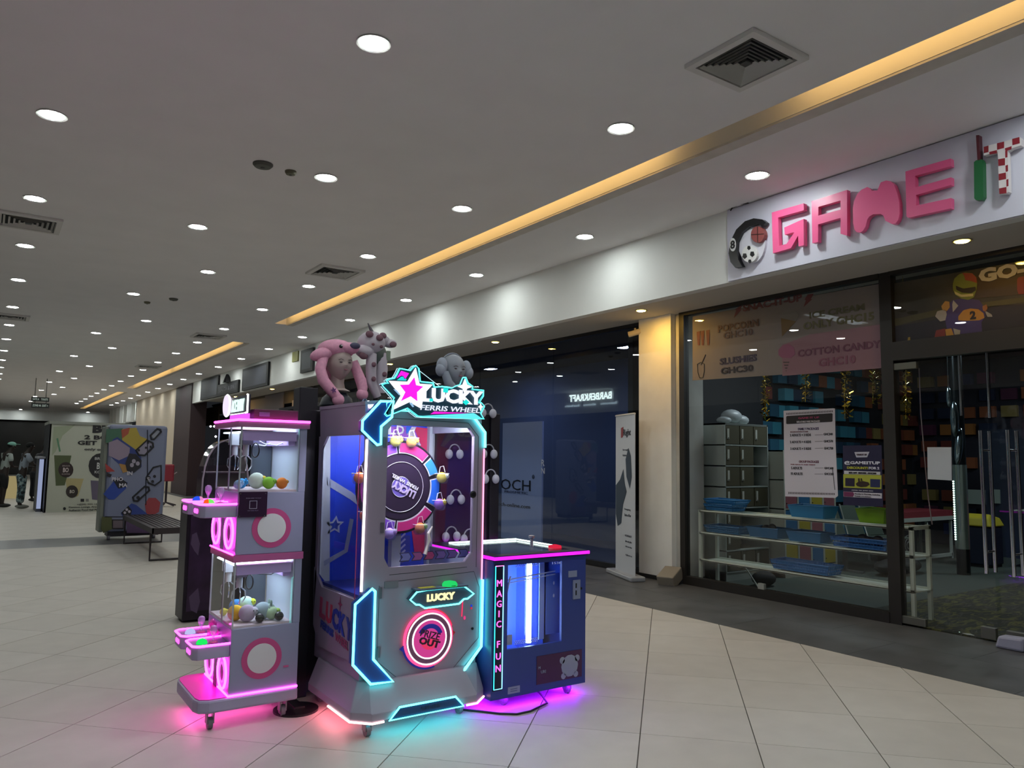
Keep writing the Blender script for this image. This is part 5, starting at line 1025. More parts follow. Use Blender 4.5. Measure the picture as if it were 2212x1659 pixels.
q = h1+Vector((-.085, -.135, -.195)); G().prism([q+Vector((math.cos(a)*(.022 if k % 2 else .009), 0, math.sin(a)*(.022 if k % 2 else .009))) for k, a in enumerate([math.pi*j/5 for j in range(10)])], (0, .004, 0)).build('star_patch', mat('6a3a78', .6), hat)
h2 = at(808, 748, y=4.95); H2 = thing('cow_plush_hat', 'white and brown patched cow plush hat with horn on a stand', 'hat', (h2.x, h2.y, 1.82))
wp = mat('c4bcc8', .95); bp = mat('7c5c68', .95)
g = G().ball(h2+Vector((-.02, 0, .02)), (.10, .09, .085), 18, 12).ball(h2+Vector((-.075, -.02, -.045)), (.07, .06, .05), 14, 9).ball(h2+Vector((.06, 0, .045)), (.06, .05, .04), 14, 9).ball(h2+Vector((.115, -.01, .03)), (.055, .04, .032), 12, 8)
g.build('crown', wp, H2, smooth=True)
for a in ((-.07, -.075, .07, .03), (-.0, -.092, .05, .028), (.045, -.045, .075, .028), (.125, -.045, .02, .028), (-.10, -.055, -.08, .035), (-.045, -.085, .0, .012), (.02, -.08, -.01, .014)):
    G().ball(h2+Vector(a[:3]), (a[3], a[3]*.5, a[3]*.8), 12, 7).build('brown_patch', bp, H2, smooth=True)
G().lathe([(.014, 0), (.010, .035), (.003, .075)], h2+Vector((-.025, -.02, .09)), axis=(-.55, 0, 1), n=10).build('horn', mat('5c5860', .6), H2, smooth=True)
for P, c in (([(-.03, -.03, -.06), (-.035, -.04, -.16), (-.03, -.04, -.26), (.02, -.04, -.36)], wp), ([(.05, -.02, -.05), (.055, -.03, -.16), (.05, -.03, -.26), (.05, -.03, -.33)], wp)):
    G().tube([h2+Vector(p) for p in P], [.036, .038, .036, .028], 12).build('strap', c, H2, smooth=True)
for a in ((-.035, -.085, -.14), (-.03, -.08, -.24), (.055, -.07, -.2)): G().ball(h2+Vector(a), (.018, .012, .018), 10, 6).build('brown_patch', bp, H2, smooth=True)
G().ball(h2+Vector((.035, -.01, -.06)), (.055, .05, .08), 14, 9).build('stand_head', mat('54605c', .4), H2, smooth=True); G().cyl((h2.x+.02, h2.y, 1.82), (h2.x+.03, h2.y, h2.z-.1), .02, 10).build('stand', mat('2a2c34', .4), H2)
G().box(h2+Vector((.075, -.05, -.095)), h2+Vector((.105, -.046, -.03))).build('price_tag', mat('7a8878', .5), H2)
h3 = at(978, 800, y=4.95); A3 = thing('bald_mannequin_head', 'bald pale mannequin head wearing fluffy white ear muffs', 'mannequin', (h3.x, h3.y, 1.82))
G().lathe([(.09, 0), (.10, .02), (.06, .05)], (h3.x, h3.y+.02, 1.82), n=20).build('bust', mat('6a7080', .5), A3, smooth=True)
headmesh(h3+Vector((0, 0, 0)), .12, math.radians(2), 'head', mat('9aa0ac', .5), A3)
T3 = thing('worn_ear_muffs', 'large fluffy white ear muffs worn by the bald mannequin head', 'ear muffs', tuple(h3))
for s in (-1, 1): G().ball(h3+Vector((s*.115, -.02+s*.02, .02)), (.042, .045, .065), 14, 9).ball(h3+Vector((s*.130, -.03+s*.02, -.01)), (.04, .04, .05), 12, 8).build('pad', mat('a4acbc', .95), T3, smooth=True)
G().tube([h3+Vector((math.cos(a)*.105, 0, math.sin(a)*.128)) for a in [math.pi*j/12 for j in range(13)]], .007, 6).build('band', mat('8a90a0', .5), T3)
G().tube([h3+Vector((-.10, -.06, -.03)), h3+Vector((-.085, -.09, -.11)), h3+Vector((-.02, -.10, -.17))], [.03, .035, .03], 10).build('fur_tail', mat('9aa2b2', .95), T3, smooth=True)
for k, (px, py) in enumerate(((782, 852), (793, 856))):
    p = at(px, py, y=4.86); tag(G().tube([(p.x, p.y, 1.82), (p.x+.005, p.y, 1.86), (p.x+.02*(1-2*k), p.y, 1.90)], [.006, .012, .003], 6).build('hair_clip', mat('8898b8', .3, .5)), ['small shiny clip upright on the kiosk top beside the cow hat, nearer it', 'small shiny clip upright on the kiosk top, nearer the neon star'][k], 'clip')
# ================================================================== CEILING LAMPS
m_trim = mat('c8c8c4', .4)
YK = [4.17, 6.53, 8.85, 11.0, 13.3, 15.9, 18.24, 20.62, 23.04, 25.48, 27.78, 30.1, 32.4, 34.7, 37.0, 39.2, 41.5, 43.6, 45.7]
ordn = ['first', 'second', 'third', 'fourth', 'fifth', 'sixth', 'seventh', 'eighth', 'ninth', 'tenth', 'eleventh', 'twelfth', 'thirteenth', 'fourteenth', 'fifteenth', 'sixteenth', 'seventeenth', 'eighteenth', 'nineteenth']
L0 = thing('ceiling_lamp', 'x', 'ceiling light', (0, 0, CE), 'round white recessed ceiling lamps')
G().lathe([(.083, 0), (.104, -.004), (.104, -.010), (.083, -.006)], (0, 0, CE), n=28).build('trim_ring', m_trim, L0)
G().lathe([(.082, -.001), (.082, -.007), (.072, -.009)], (0, 0, CE), n=24).build('lens', glow((.93, 1.0, .97), LAMP), L0)
first = [True]
def lamp(x, y, lab):
    if first[0]: L0.location = (x, y, CE); L0['label'] = lab; first[0] = False; return L0
    return dup(L0, Vector((x, y, CE))-L0.location, lab)
rows = [(.255, 'row farthest from the shopfronts', range(19)), (None, 'zigzag middle row', range(19)), (3.84, 'row before the amber cove', range(19)), (5.46, 'row between amber cove and fascia', range(19))]
for x, dsc, ks in rows:
    for k in ks:
        xx = x if x else (1.80 if k % 2 == 0 else 2.40)
        lamp(xx, YK[k], '%s round white ceiling lamp from the near end, %s' % (ordn[k], dsc))
for k, y in enumerate((1.85, -.5, -2.9)):
    for j, x in enumerate((-1.4, .255, 2.1, 3.84, 5.46)):
        lamp(x, y, 'white ceiling lamp behind the viewer, %s row back, %s from the side wall' % (ordn[k], ordn[j]))
for k, x in enumerate((.1, 1.7, 5.3)): lamp(x, 55.3, 'far white ceiling lamp throwing a scallop on the end wall, %s from the shops' % ('third', 'second', 'first')[k])
S0 = thing('soffit_lamp', 'x', 'downlight', (0, 0, SO), 'small warm yellow lamps in the soffit over the shopfronts')
G().lathe([(.062, 0), (.078, -.003), (.078, -.008), (.062, -.005)], (0, 0, SO), n=24).build('trim_ring', mat('a8a08c', .4), S0)
G().lathe([(.061, -.001), (.061, -.006), (.05, -.007)], (0, 0, SO), n=20).build('lens', glow((1.0, .72, .10), 9), S0)
sp_ = [at(2078, 521, z=SO-.005), at(1385, 671, z=SO-.005), at(1070, 739, z=SO-.005)]
ssx = sum(p.x for p in sp_)/3; step = sp_[1].y-sp_[0].y
ys_ = [sp_[0].y, sp_[1].y, sp_[2].y]+[sp_[2].y+step*1.0*k for k in range(1, 5)]
ys_ = [y for y in ys_ if y < 28]
for k, y in enumerate(ys_):
    lab = '%s small warm yellow soffit lamp counting away from the pink sign' % ordn[k]; xx = sp_[k].x if k < 3 else ssx
    al = arealight('soffit_glow', (xx, y, SO-.012), .1, 10 if k == 1 else 4, (1, .55, .10), shape='DISK'); al.visible_camera = True
    if k == 0: S0.location = (xx, y, SO); S0['label'] = lab
    else: dup(S0, Vector((xx, y, SO))-S0.location, lab)
# vents
def vent(c, s, lab, rot=0, n=6):
    t = thing('air_vent', lab, 'vent', (c.x, c.y, CE), 'square ceiling air diffusers'); X, Y = c.x, c.y
    g = G(); h = s/2
    def sq(a, b, z0, z1):
        g.box((X-a, Y-a, z0), (X+a, Y-b, z1)).box((X-a, Y+b, z0), (X+a, Y+a, z1)).box((X-a, Y-b, z0), (X-b, Y+b, z1)).box((X+b, Y-b, z0), (X+a, Y+b, z1))
    sq(h, h*.82, CE-.030, CE-.001); g.build('frame', mat('dcdad8', .6), t)
    G().box((X-h*.8, Y-h*.8, CE-.003), (X+h*.8, Y+h*.8, CE-.001)).build('dark_backing', mat('16181a', .8), t)
    for k in range(n):
        g = G(); a = h*.76*(1-k/n)
        if a < .05*h: break
        q = []
        for A, B in (((-a, -a), (a, -a)), ((a, -a), (a, a)), ((a, a), (-a, a)), ((-a, a), (-a, -a))):
            A = Vector((*A, 0)); B = Vector((*B, 0)); k2 = .90
            k2 = (a-.42*h*.76/n)/a; P = [Vector((X, Y, CE-.030))+A, Vector((X, Y, CE-.030))+B, Vector((X, Y, CE-.008))+B*k2, Vector((X, Y, CE-.008))+A*k2]
            g.face(P)
        g.build('slat', mat('d0cfcc', .5), t)
    G().box((X-h*.10, Y-h*.10, CE-.03), (X+h*.10, Y+h*.10, CE-.016)).build('centre_block', mat('4a4c4c', .5), t)
vc = [at(*p, z=CE) for p in ((1470, 140), (1625, 62), (1757, 113), (1600, 192))]; cen = sum(vc, Vector())/4
vent(cen, ((vc[0]-vc[2]).length+(vc[1]-vc[3]).length)/2/1.414*.98, 'large square ceiling air vent with dark slats nearest the pink shop sign', n=7)
for p, lab in (((62, 478), 'square ceiling air vent beside the row farthest from the shops, nearest of that line'), ((724, 586), 'square ceiling air vent in front of the near end of the amber cove'), ((450, 725), 'square ceiling air vent near the far end of the first cove slot'), ((22, 683), 'square ceiling air vent second along the line farthest from the shops'), ((320, 791), 'small looking square ceiling air vent deep down the corridor by the cove')):
    vent(at(*p, z=CE), .62, lab, n=5)
for p, r, lab in (((568, 354), .085, 'dark round ceiling speaker beside the smoke detector'), ((628, 370), .05, 'small dull round smoke detector on the near ceiling'), ((375, 645), .07, 'faint round ceiling disc in the middle distance, wider one'), ((318, 652), .05, 'faint small ceiling sensor in the middle distance')):
    q = at(*p, z=CE); t = thing('ceiling_sensor', lab, 'sensor', (q.x, q.y, CE)); G().lathe([(r, 0), (r, -.012), (r*.8, -.03), (r*.3, -.035)], (q.x, q.y, CE), n=24).build('cover', mat('55564f' if r > .06 else '6a6852', .5), t); G().lathe([(r*.25, -.034), (r*.2, -.04)], (q.x, q.y, CE), n=12).build('lens_cap', mat('303030', .4), t)
# hanging direction signs
for k, (y0, y1, s1) in enumerate(((857, 868, 'GATE A    TOILETS'), (870, 882, 'ZONE 4A  EXIT >'))):
    a, b = at(68, y0+ (0), y=31), at(106, y1, y=31); t = thing('hanging_sign', ['upper black hanging direction sign with white symbols', 'lower black hanging direction sign with white arrow'][k], 'sign', (a.x, 31, b.z))
    G().box((a.x, 31, b.z), (b.x, 31.06, a.z)).build('board', mat('101512', .4), t)
    text(s1, 'lettering', glow('c0d0c4', .7), t, ((a.x+b.x)/2, 30.99, (a.z+b.z)/2), 'fy', h=(a.z-b.z)*.45, w=(b.x-a.x)*.85)
    if k == 0:
        for x in (a.x+.1, b.x-.1): G().cyl((x, 31.03, a.z), (x, 31.03, CE), .012, 6).build('hanger', mat('303030', .5), t)
    else:
        for x in (a.x+.1, b.x-.1): G().cyl((x, 31.03, a.z), (x, 31.03, a.z+.09), .012, 6).build('link', mat('303030', .5), t)
# sign boards on the far bulkhead
def bsign(pts, lab, col='2c2e34'):
    P = [at(*p, x=XB-.06) for p in pts]; y0, y1 = min(p.y for p in P), max(p.y for p in P); z0, z1 = max(min(p.z for p in P), SZ+.02), min(max(p.z for p in P), CE-.04)
    t = thing('fascia_panel', lab, 'sign', (XB-.06, y0, z0)); G().box((XB-.06, y0, z0), (XB-.001, y1, z1)).build('frame', mat('141418', .6), t); G().box((XB-.064, y0+.1, z0+.07), (XB-.06, y1-.1, z1-.07)).build('face', mat(col, .6), t); return t, y0, y1, z0, z1
bsign([(524,798),(577,836)], 'wide dark framed sign panel high on the fascia, nearer of the two large ones', '3a3c46'); bsign([(435,818),(469,862)], 'dark framed sign panel high on the fascia, farther of the two large ones', '34363e')
bsign([(650,758),(674,800)], 'small dark panel on the fascia next to a yellow mark', '3a4048')
t, y0, y1, z0, z1 = bsign([(470,832),(513,852)], 'black shop name board with white outline under a small black lamp')
text('SALON & SPA', 'lettering', mat('6a6a72', .5), t, (XB-.067, (y0+y1)/2, (z0+z1)/2), 'fx', h=.12, w=(y1-y0)*.7)
G().tube([(XB-.05, (y0+y1)/2, z1), (XB-.08, (y0+y1)/2, z1+.25)], [.16, .03], 10).build('lamp_cone', mat('141418', .5), t)
p = at(637, 770, x=XB-.03); tag(G().box((XB-.03, p.y-.2, p.z-.12), (XB-.001, p.y+.2, p.z+.12)).build('yellow_plate', mat('8a8a4a', .5)), 'small dull yellow-green square plate on the fascia', 'plate')
# things in the shops beyond
for k, (a, b, c) in enumerate((((537,866),(572,903),'7c7880'), ((574,855),(612,903),'787480'))):
    A, B = at(*a, x=7.22), at(*b, x=7.22); tag(G().box((7.2, min(A.y, B.y), 2.2), (7.23, max(A.y, B.y), max(A.z, B.z))).build('window_panel', mat(c, .6)), ['pale grey sheet over the far shop window, farther one', 'pale grey sheet over the far shop window, nearer one'][k], 'panel')
A, B = at(632, 865, x=7.2), at(655, 900, x=7.2); tag(G().box((7.19, B.y, .2), (7.22, A.y, A.z)).build('tall_panel', mat('a09cac', .6)), 'tall pale lavender panel standing by the shop window beyond the machines', 'panel')
struct(G().box((XG+.02, 20.1, 3.0), (XG+.1, 31, 3.4)).build('wall_far_shop_head', mat('55504c', .8)))
A, B = at(415, 872, x=7.2), at(472, 903, x=7.2); struct(G().box((7.2, B.y, 2.6), (7.24, A.y, 3.3)).build('wall_far_shop_panel', mat('96826e', .8)))
struct(G().box((11.0, 18, 0), (11.1, 44, 3.5)).build('wall_deep_shop', mat('1e1622', .6)))
cq = thing('reception_counter', 'pinkish counter inside the dark far shop', 'counter', (8.0, 34.6, 0)); G().box((7.9, 34.2, 0), (9.2, 35.6, .95)).build('body', mat('7c4458', .5), cq); G().box((7.86, 34.16, .95), (9.24, 35.64, 1.0)).build('worktop', mat('8a5468', .4), cq)
pl = thing('potted_plant', 'small plant in a white pot standing on the pink counter', 'plant', (8.05, 34.4, 1.0)); G().lathe([(.10, 0), (.13, .28)], (8.1, 34.5, 1.0), n=16).build('pot', mat('c8c0c4', .5), pl)
g = G()
for k in range(26):
    a = rr.uniform(0, 6.28); e_ = rr.uniform(.3, 1.3); d_ = Vector((math.cos(a)*math.cos(e_), math.sin(a)*math.cos(e_), math.sin(e_))); q = Vector((8.1, 34.5, 1.28)); s_ = d_.cross(Vector((0, 0, 1)))*.04
    g.face([q, q+d_*.3+s_, q+d_*.55, q+d_*.3-s_])
g.build('foliage', mat('5a6a60', .6), pl)
for k, (px, py) in enumerate(((422, 939), (440, 939), (466, 943), (440, 959), (455, 921), (463, 921), (396, 921))):
    q = at(px, py, x=10.96); G().ball(q, .06, 8, 6).build('point_light', glow('ffe0a0' if k < 2 else 'f0f0ff', 5), D.objects['wall_deep_shop'])
# ================================================================== MIDDLE DISTANCE
# drinks kiosk
dk_ = thing('drinks_kiosk', 'big pale drinks kiosk wall with green cups and buy two get one lettering', 'kiosk', (.95, 22.1, 0))
KY = 22.1; a = at(95, 1107, y=KY); KX0 = a.x
G().box((KX0, KY, .0), (3.1, KY+.05, 2.2)).build('front_panel', mat('b0b2a4', .6), dk_); G().box((KX0-.02, KY, 0), (KX0+.03, KY+1.6, 2.2)).build('side_panel', mat('22242a', .5), dk_)
G().box((KX0-.03, KY-.03, 2.18), (3.15, KY+1.7, 2.25)).build('roof_edge', mat('8a8c84', .5), dk_); G().box((3.05, KY, 0), (3.1, KY+1.6, 2.2)).build('side_panel', mat('9a9a92', .5), dk_)
G().box((KX0-.16, KY+.4, .0), (KX0-.05, KY+1.5, 1.32)).build('counter', mat('5a5c62', .5), dk_); G().box((KX0-.15, KY+.33, .08), (KX0-.06, KY+.4, 1.30)).build('lit_panel', glow('a8b4d8', .7), dk_); G().box((KX0-.2, KY+.3, 1.32), (KX0-.03, KY+1.55, 1.37)).build('countertop', mat('a8a8b0', .3), dk_)
cx8 = lambda X, Y: (X/4.148, 840+Y/4.148)
kk = lambda pts, n, c, y=KY-.003: poly([at(*cx8(*p), y=y) for p in pts], n, mat(c, .6), dk_, (0, .003, 0))
kk([(465,600),(480,340),(640,330),(700,300),(560,420),(500,560)], 'leaf_tint', '98a088'); kk([(485,595),(640,598),(600,790),(580,865),(500,868)], 'green_cup', '4c5636', KY-.006); kk([(520,440),(545,560),(530,565),(505,445)], 'straw', '5a8468', KY-.006)
kk([(585,800),(750,805),(700,960),(640,975),(600,900)], 'cream_cup', 'a89c70', KY-.005); kk([(812,820),(900,825),(890,1000),(825,990)], 'violet_cup', '5c5468', KY-.006)
def kdisc(X, Y, r, c, y=KY-.009): kk([(X+r*math.cos(.3927*k), Y+r*1.02*math.sin(.3927*k)) for k in range(16)], 'round_logo', c, y)
kdisc(590, 725, 68, '2c1e1e'); kdisc(645, 920, 55, '28201e'); kdisc(905, 690, 112, '1e1c20')
def ktx(s, x0, x1, Y, h, c='1c1a1e', y=KY-.007, b=.03): textpy(s, cx8(x0, Y), cx8(x1, Y), h/4.148, y, mat(c, .6), dk_, bold=b)
ktx('BUY', 830, 1120, 362, 75, b=.06); ktx('2 BOBA', 755, 1110, 437, 38, b=.04); ktx('GET 1 FREE', 695, 1150, 487, 38, b=.04); ktx('only on', 755, 930, 545, 28, '3a363a'); 
ktx('BO', 565, 615, 727, 42, 'c8b8b8', KY-.012, .02); ktx('BO', 625, 668, 920, 30, 'c0b8b0', KY-.012, .02); ktx('BRAVA', 560, 628, 690, 12, 'b0a0a0', KY-.012, 0); ktx('KOFFEE', 555, 628, 764, 12, 'b0a0a0', KY-.012, 0); ktx('BRAVA', 850, 980, 625, 24, 'b8b8b8', KY-.012, .02); ktx('KOFFEE', 848, 975, 745, 24, 'b8b8b8', KY-.012, .02); ktx('BO', 868, 935, 690, 60, 'c8c8c8', KY-.012, .02)
ktx('+(233) 000 1500', 690, 900, 1035, 16, b=.01); ktx('Common Lounge, Airport', 615, 900, 1060, 18, b=.02); ktx('Authentic Food Hall Place', 615, 900, 1085, 16, b=.02)
kdisc(578, 1073, 13, '1c1a1e'); kk([(722,985),(754,985),(754,1012),(722,1012)], 'social_icon', '1c1a1e', KY-.006); kk([(768,985),(795,985),(795,1010),(768,1010)], 'social_icon', '7a7a76', KY-.006)
# phone case box
PY_ = 14.78; pc = thing('phone_case_machine', 'tall rounded vending box covered with a blue phone case print, on castors', 'vending machine', (1.72, PY_, 0))
p0 = at(222, 1150, y=PY_); p1 = at(350, 1150, y=PY_); X0, X1 = p0.x, p1.x; ZT = at(290, 918, y=PY_).z
G().box((X0, PY_, .14), (X1, PY_+.5, ZT)).build('body', mat('767c96', .4), pc, bevel=.05)
G().box((X0-.06, PY_+.06, .14), (X0, PY_+.5, ZT-.04)).build('side_layer', mat('7c8078', .5), pc, bevel=.012)
G().box((X0+.08, PY_+.05, .06), (X1-.05, PY_+.45, .14)).build('chassis', mat('2a2830', .5), pc)
for x in (X0+.10, X1-.12): G().cyl((x-.02, PY_+.08, .045), (x+.02, PY_+.08, .045), .045, 14).build('caster', mat('6a6670', .5), pc)
cp2 = lambda X, Y: (95+X/5.924, 900+Y/5.925)
def ph(pts, n, c, lay=1): return poly([at(*cp2(*p), y=PY_-.002*lay) for p in pts], n, mat(c, .5), pc, (0, .0025, 0))
def outl(pts, n='case_outline', c='15151c', r=.018, lay=4): return G().tube([at(*cp2(*p), y=PY_-.002*lay) for p in pts], r, 5, closed=True).build(n, mat(c, .5), pc)
ph([(800,160),(1010,150),(1000,300),(900,360),(790,330)], 'green_area', '3c6450'); ph([(1000,160),(1180,140),(1230,250),(1330,290),(1185,430),(1000,300)], 'yellow_area', 'a8943c', 2); ph([(990,170),(1100,140),(1080,220),(1000,280)], 'red_area', 'a04c38', 3)
ph([(940,260),(1190,440),(1245,520),(1250,640),(1150,720),(1060,700),(830,490),(880,290)], 'blue_area', '2c3c7c', 2); ph([(830,330),(940,290),(1100,400),(1090,500),(960,560),(830,500)], 'lilac_area', '8c7c90', 3); ph([(1090,470),(1180,480),(1250,560),(1240,650),(1150,720),(1060,690),(1040,600)], 'camera_block', '1a1a26', 5)
ph([(960,600),(1060,620),(1080,700),(1010,720)], 'tan_area', 'a07840', 4)
for X, Y in ((1150,570),(1200,600),(1125,620)): ph([(X+26*math.cos(k*.63), Y+28*math.sin(k*.63)) for k in range(10)], 'camera_lens', '9a94a4', 7)
ph([(780,595),(910,700),(800,710)], 'red_wedge', 'a03838', 2); ph([(760,990),(890,830),(1070,840),(1050,920),(900,1060),(830,1060)], 'blue_phone', '28449a', 3); ph([(890,820),(960,770),(1070,850),(1050,900),(950,920)], 'dark_phone_top', '1c1c28', 5)
ph([(810,720),(870,740),(850,780),(800,760)], 'dark_spot', '241c24', 3)
outl([(1365,240),(1450,155),(1490,165),(1500,195),(1410,290),(1375,290)]); ph([(1375,250),(1450,170),(1485,190),(1410,280)], 'pale_window', '8a8e9c', 3)
outl([(1180,430),(1320,300),(1395,340),(1400,390),(1290,495),(1215,490)]); ph([(1190,430),(1320,310),(1390,350),(1290,485),(1220,480)], 'lilac_window', '8a8498', 3)
for X, Y in ((1330,335),(1365,385),(1305,398),(1215,430)): ph([(X+15*math.cos(k*.785), Y+16*math.sin(k*.785)) for k in range(8)], 'dark_lens', '1c1a24', 5)
outl([(1140,1030),(1290,895),(1340,905),(1350,945),(1200,1080),(1150,1075)]); ph([(1205+22*math.cos(k*.785), 1035+22*math.sin(k*.785)) for k in range(8)], 'dark_lens', '15151c', 5)
outl([(1310,780),(1400,650),(1500,625),(1500,820),(1420,880),(1340,850)], r=.015)
for X, Y in ((1415,765),(1390,830),(1345,780)): ph([(X+20*math.cos(k*.785), Y+20*math.sin(k*.785)) for k in range(8)], 'dark_lens', '1c1a24', 5)
ph([(1290,1120),(1340,1040),(1430,1040),(1490,1100),(1470,1220),(1380,1270),(1310,1240)], 'red_area', '983c44', 3); ph([(985,1230),(1120,1110),(1180,1130),(1330,1250),(1300,1330),(1080,1330),(1010,1290)], 'blue_phone', '2c4088', 3); ph([(990,1230),(1080,1140),(1125,1200),(1100,1300),(1030,1280)], 'camera_block', '15141c', 5)
for X, Y in ((1060,1190),(1035,1230),(1092,1215),(1070,1270)): ph([(X+18*math.cos(k*.785), Y+18*math.sin(k*.785)) for k in range(8)], 'camera_lens', 'b0a8b8', 7)
ph([(740,1280),(870,1290),(870,1440),(760,1490),(730,1440)], 'olive_area', '4e5230', 2); ph([(1050,1330),(1400,1260),(1430,1350),(1380,1490),(1060,1490)], 'mauve_area', '5c4668', 2); ph([(870,1315),(1020,1315),(1020,1440),(870,1440)], 'dark_frame', '1e1a20', 3); ph([(885,1330),(1008,1330),(1008,1425),(885,1425)], 'grey_screen', '6a5e66', 5)
G().tube([at(*cp2(1325, 170), y=PY_-.006), at(*cp2(1325, 740), y=PY_-.006), at(*cp2(1305, 800), y=PY_-.006), at(*cp2(1305, 1130), y=PY_-.006)], .007, 4).build('door_seam', mat('1c1c28', .5), pc); G().tube([at(*cp2(780, 1280), y=PY_-.006), at(*cp2(1010, 1282), y=PY_-.006)], .006, 4).build('door_seam', mat('1c1c28', .5), pc)
for s_, X, Y, h_ in (('IN', 1098, 725, 42), ('PHO', 940, 800, 42), ('MA', 1015, 878, 42), ('E', 1335, 803, 42)): a_ = at(*cp2(X, Y), y=PY_-.016); text(s_, 'lettering', mat('c4c0cc', .5), pc, a_, 'fy', h=h_/5.925*.0075*1.25, bold=.03)
# bench
bn_ = thing('slat_bench', 'low dark slatted metal bench with loop legs', 'bench', (2.0, 11.6, 0)); m_b = mat('2a2026', .5)
for k in range(8): G().box((2.02+k*.068, 11.62, .44), (2.065+k*.068, 14.25, .46)).build('slat', m_b, bn_)
G().box((1.99, 11.60, .38), (2.58, 11.65, .465)).build('end_rail', m_b, bn_); G().box((1.99, 14.22, .38), (2.58, 14.27, .465)).build('end_rail', m_b, bn_); G().box((1.985, 11.6, .39), (2.01, 14.27, .465)).box((2.56, 11.6, .39), (2.585, 14.27, .465)).build('side_rail', m_b, bn_)
for y in (11.75, 14.1): G().tube([(2.0, y, .39), (2.0, y, .015), (2.57, y, .015), (2.57, y, .39)], .017, 6).build('loop_leg', m_b, bn_)
# red stool
sx_, sy_ = at(357, 1094, z=0).x, at(357, 1094, z=0).y
sr = thing('swivel_stool', 'red square-backed stool on a thin pole with star foot', 'stool', (sx_, sy_, 0)); bt_ = at(345, 1040, y=sy_); tp = at(377, 1003, y=sy_)
G().box((bt_.x, sy_-.05, bt_.z), (tp.x, sy_+.25, tp.z)).build('red_seat_box', mat('8c2438', .5), sr, bevel=.04)
G().cyl((sx_, sy_, .1), (sx_, sy_, bt_.z), .03, 10).build('pole', mat('2a2228', .4), sr)
for k in range(5): a_ = k*1.2566+.3; G().tube([(sx_, sy_, .12), (sx_+.3*math.cos(a_), sy_+.3*math.sin(a_), .03)], .02, 6).build('foot_arm', mat('3a3038', .4), sr)
G().tube([(tp.x-.03, sy_, tp.z-.3), (tp.x+.08, sy_, tp.z-.22)], .015, 6).build('lever', mat('a09098', .4), sr)
# dome cabinet behind the claw machine
dx = at(385, 1348, z=0); DX0, DY0 = 1.545, dx.y; dx1 = at(456, 1348, y=DY0).x
dc = thing('domed_arcade_cabinet', 'dark purple cabinet with worn print and a tall clear curved hood', 'arcade machine', (DX0, DY0, 0)); ZB = at(390, 1090, y=DY0).z
G().box((DX0, DY0, .02), (2.1, DY0+.3, ZB)).build('body', mat('180c20', .4), dc, bevel=.01); G().box((DX0+.03, DY0-.005, .1), (dx1-.02, DY0, ZB-.06)).build('front_print', mat('34203f', .4, noise=.5, scale=5), dc)
for P in ([(415,1155),(425,1150),(432,1175),(428,1200),(420,1190),(412,1175)], [(408,1290),(428,1270),(432,1300),(425,1325),(412,1318)]): poly([at(*p, y=DY0-.006) for p in P], 'worn_figure_print', mat('5a4868', .5), dc, (0, .004, 0))
hx = [at(*p, y=DY0+.05) for p in ((436, 1062), (438, 1035), (443, 1008), (451, 985), (462, 968), (475, 956), (492, 950))]
P = [Vector((p.x, 0, p.z)) for p in hx]; P[0].z = ZB; xr = 2*P[-1].x
P = P+[Vector((xr-p.x, 0, p.z)) for p in P[-2::-1]]; g = G()
for a_, b_2 in zip(P, P[1:]): g.face([a_+Vector((0, DY0+.05, 0)), b_2+Vector((0, DY0+.05, 0)), b_2+Vector((0, DY0+.28, 0)), a_+Vector((0, DY0+.28, 0))])
g.face([p+Vector((0, DY0+.05, 0)) for p in P]); g.build('clear_hood', glass('f0e8f4', 1.5, .05, .10, '9088a0'), dc)
G().tube([p+Vector((0, DY0+.05, 0)) for p in P], .008, 6).build('hood_edge', mat('b8a8c0', .3), dc); G().box((P[1].x+.03, DY0+.06, ZB+.28), (P[-2].x-.03, DY0+.25, ZB+.29)).build('inner_shelf', mat('9a90a0', .3), dc)
G().box((DX0+.02, DY0+.04, ZB), (P[-1].x+.03, DY0+.29, ZB+.015)).build('hood_base', mat('2c1c38', .4), dc)
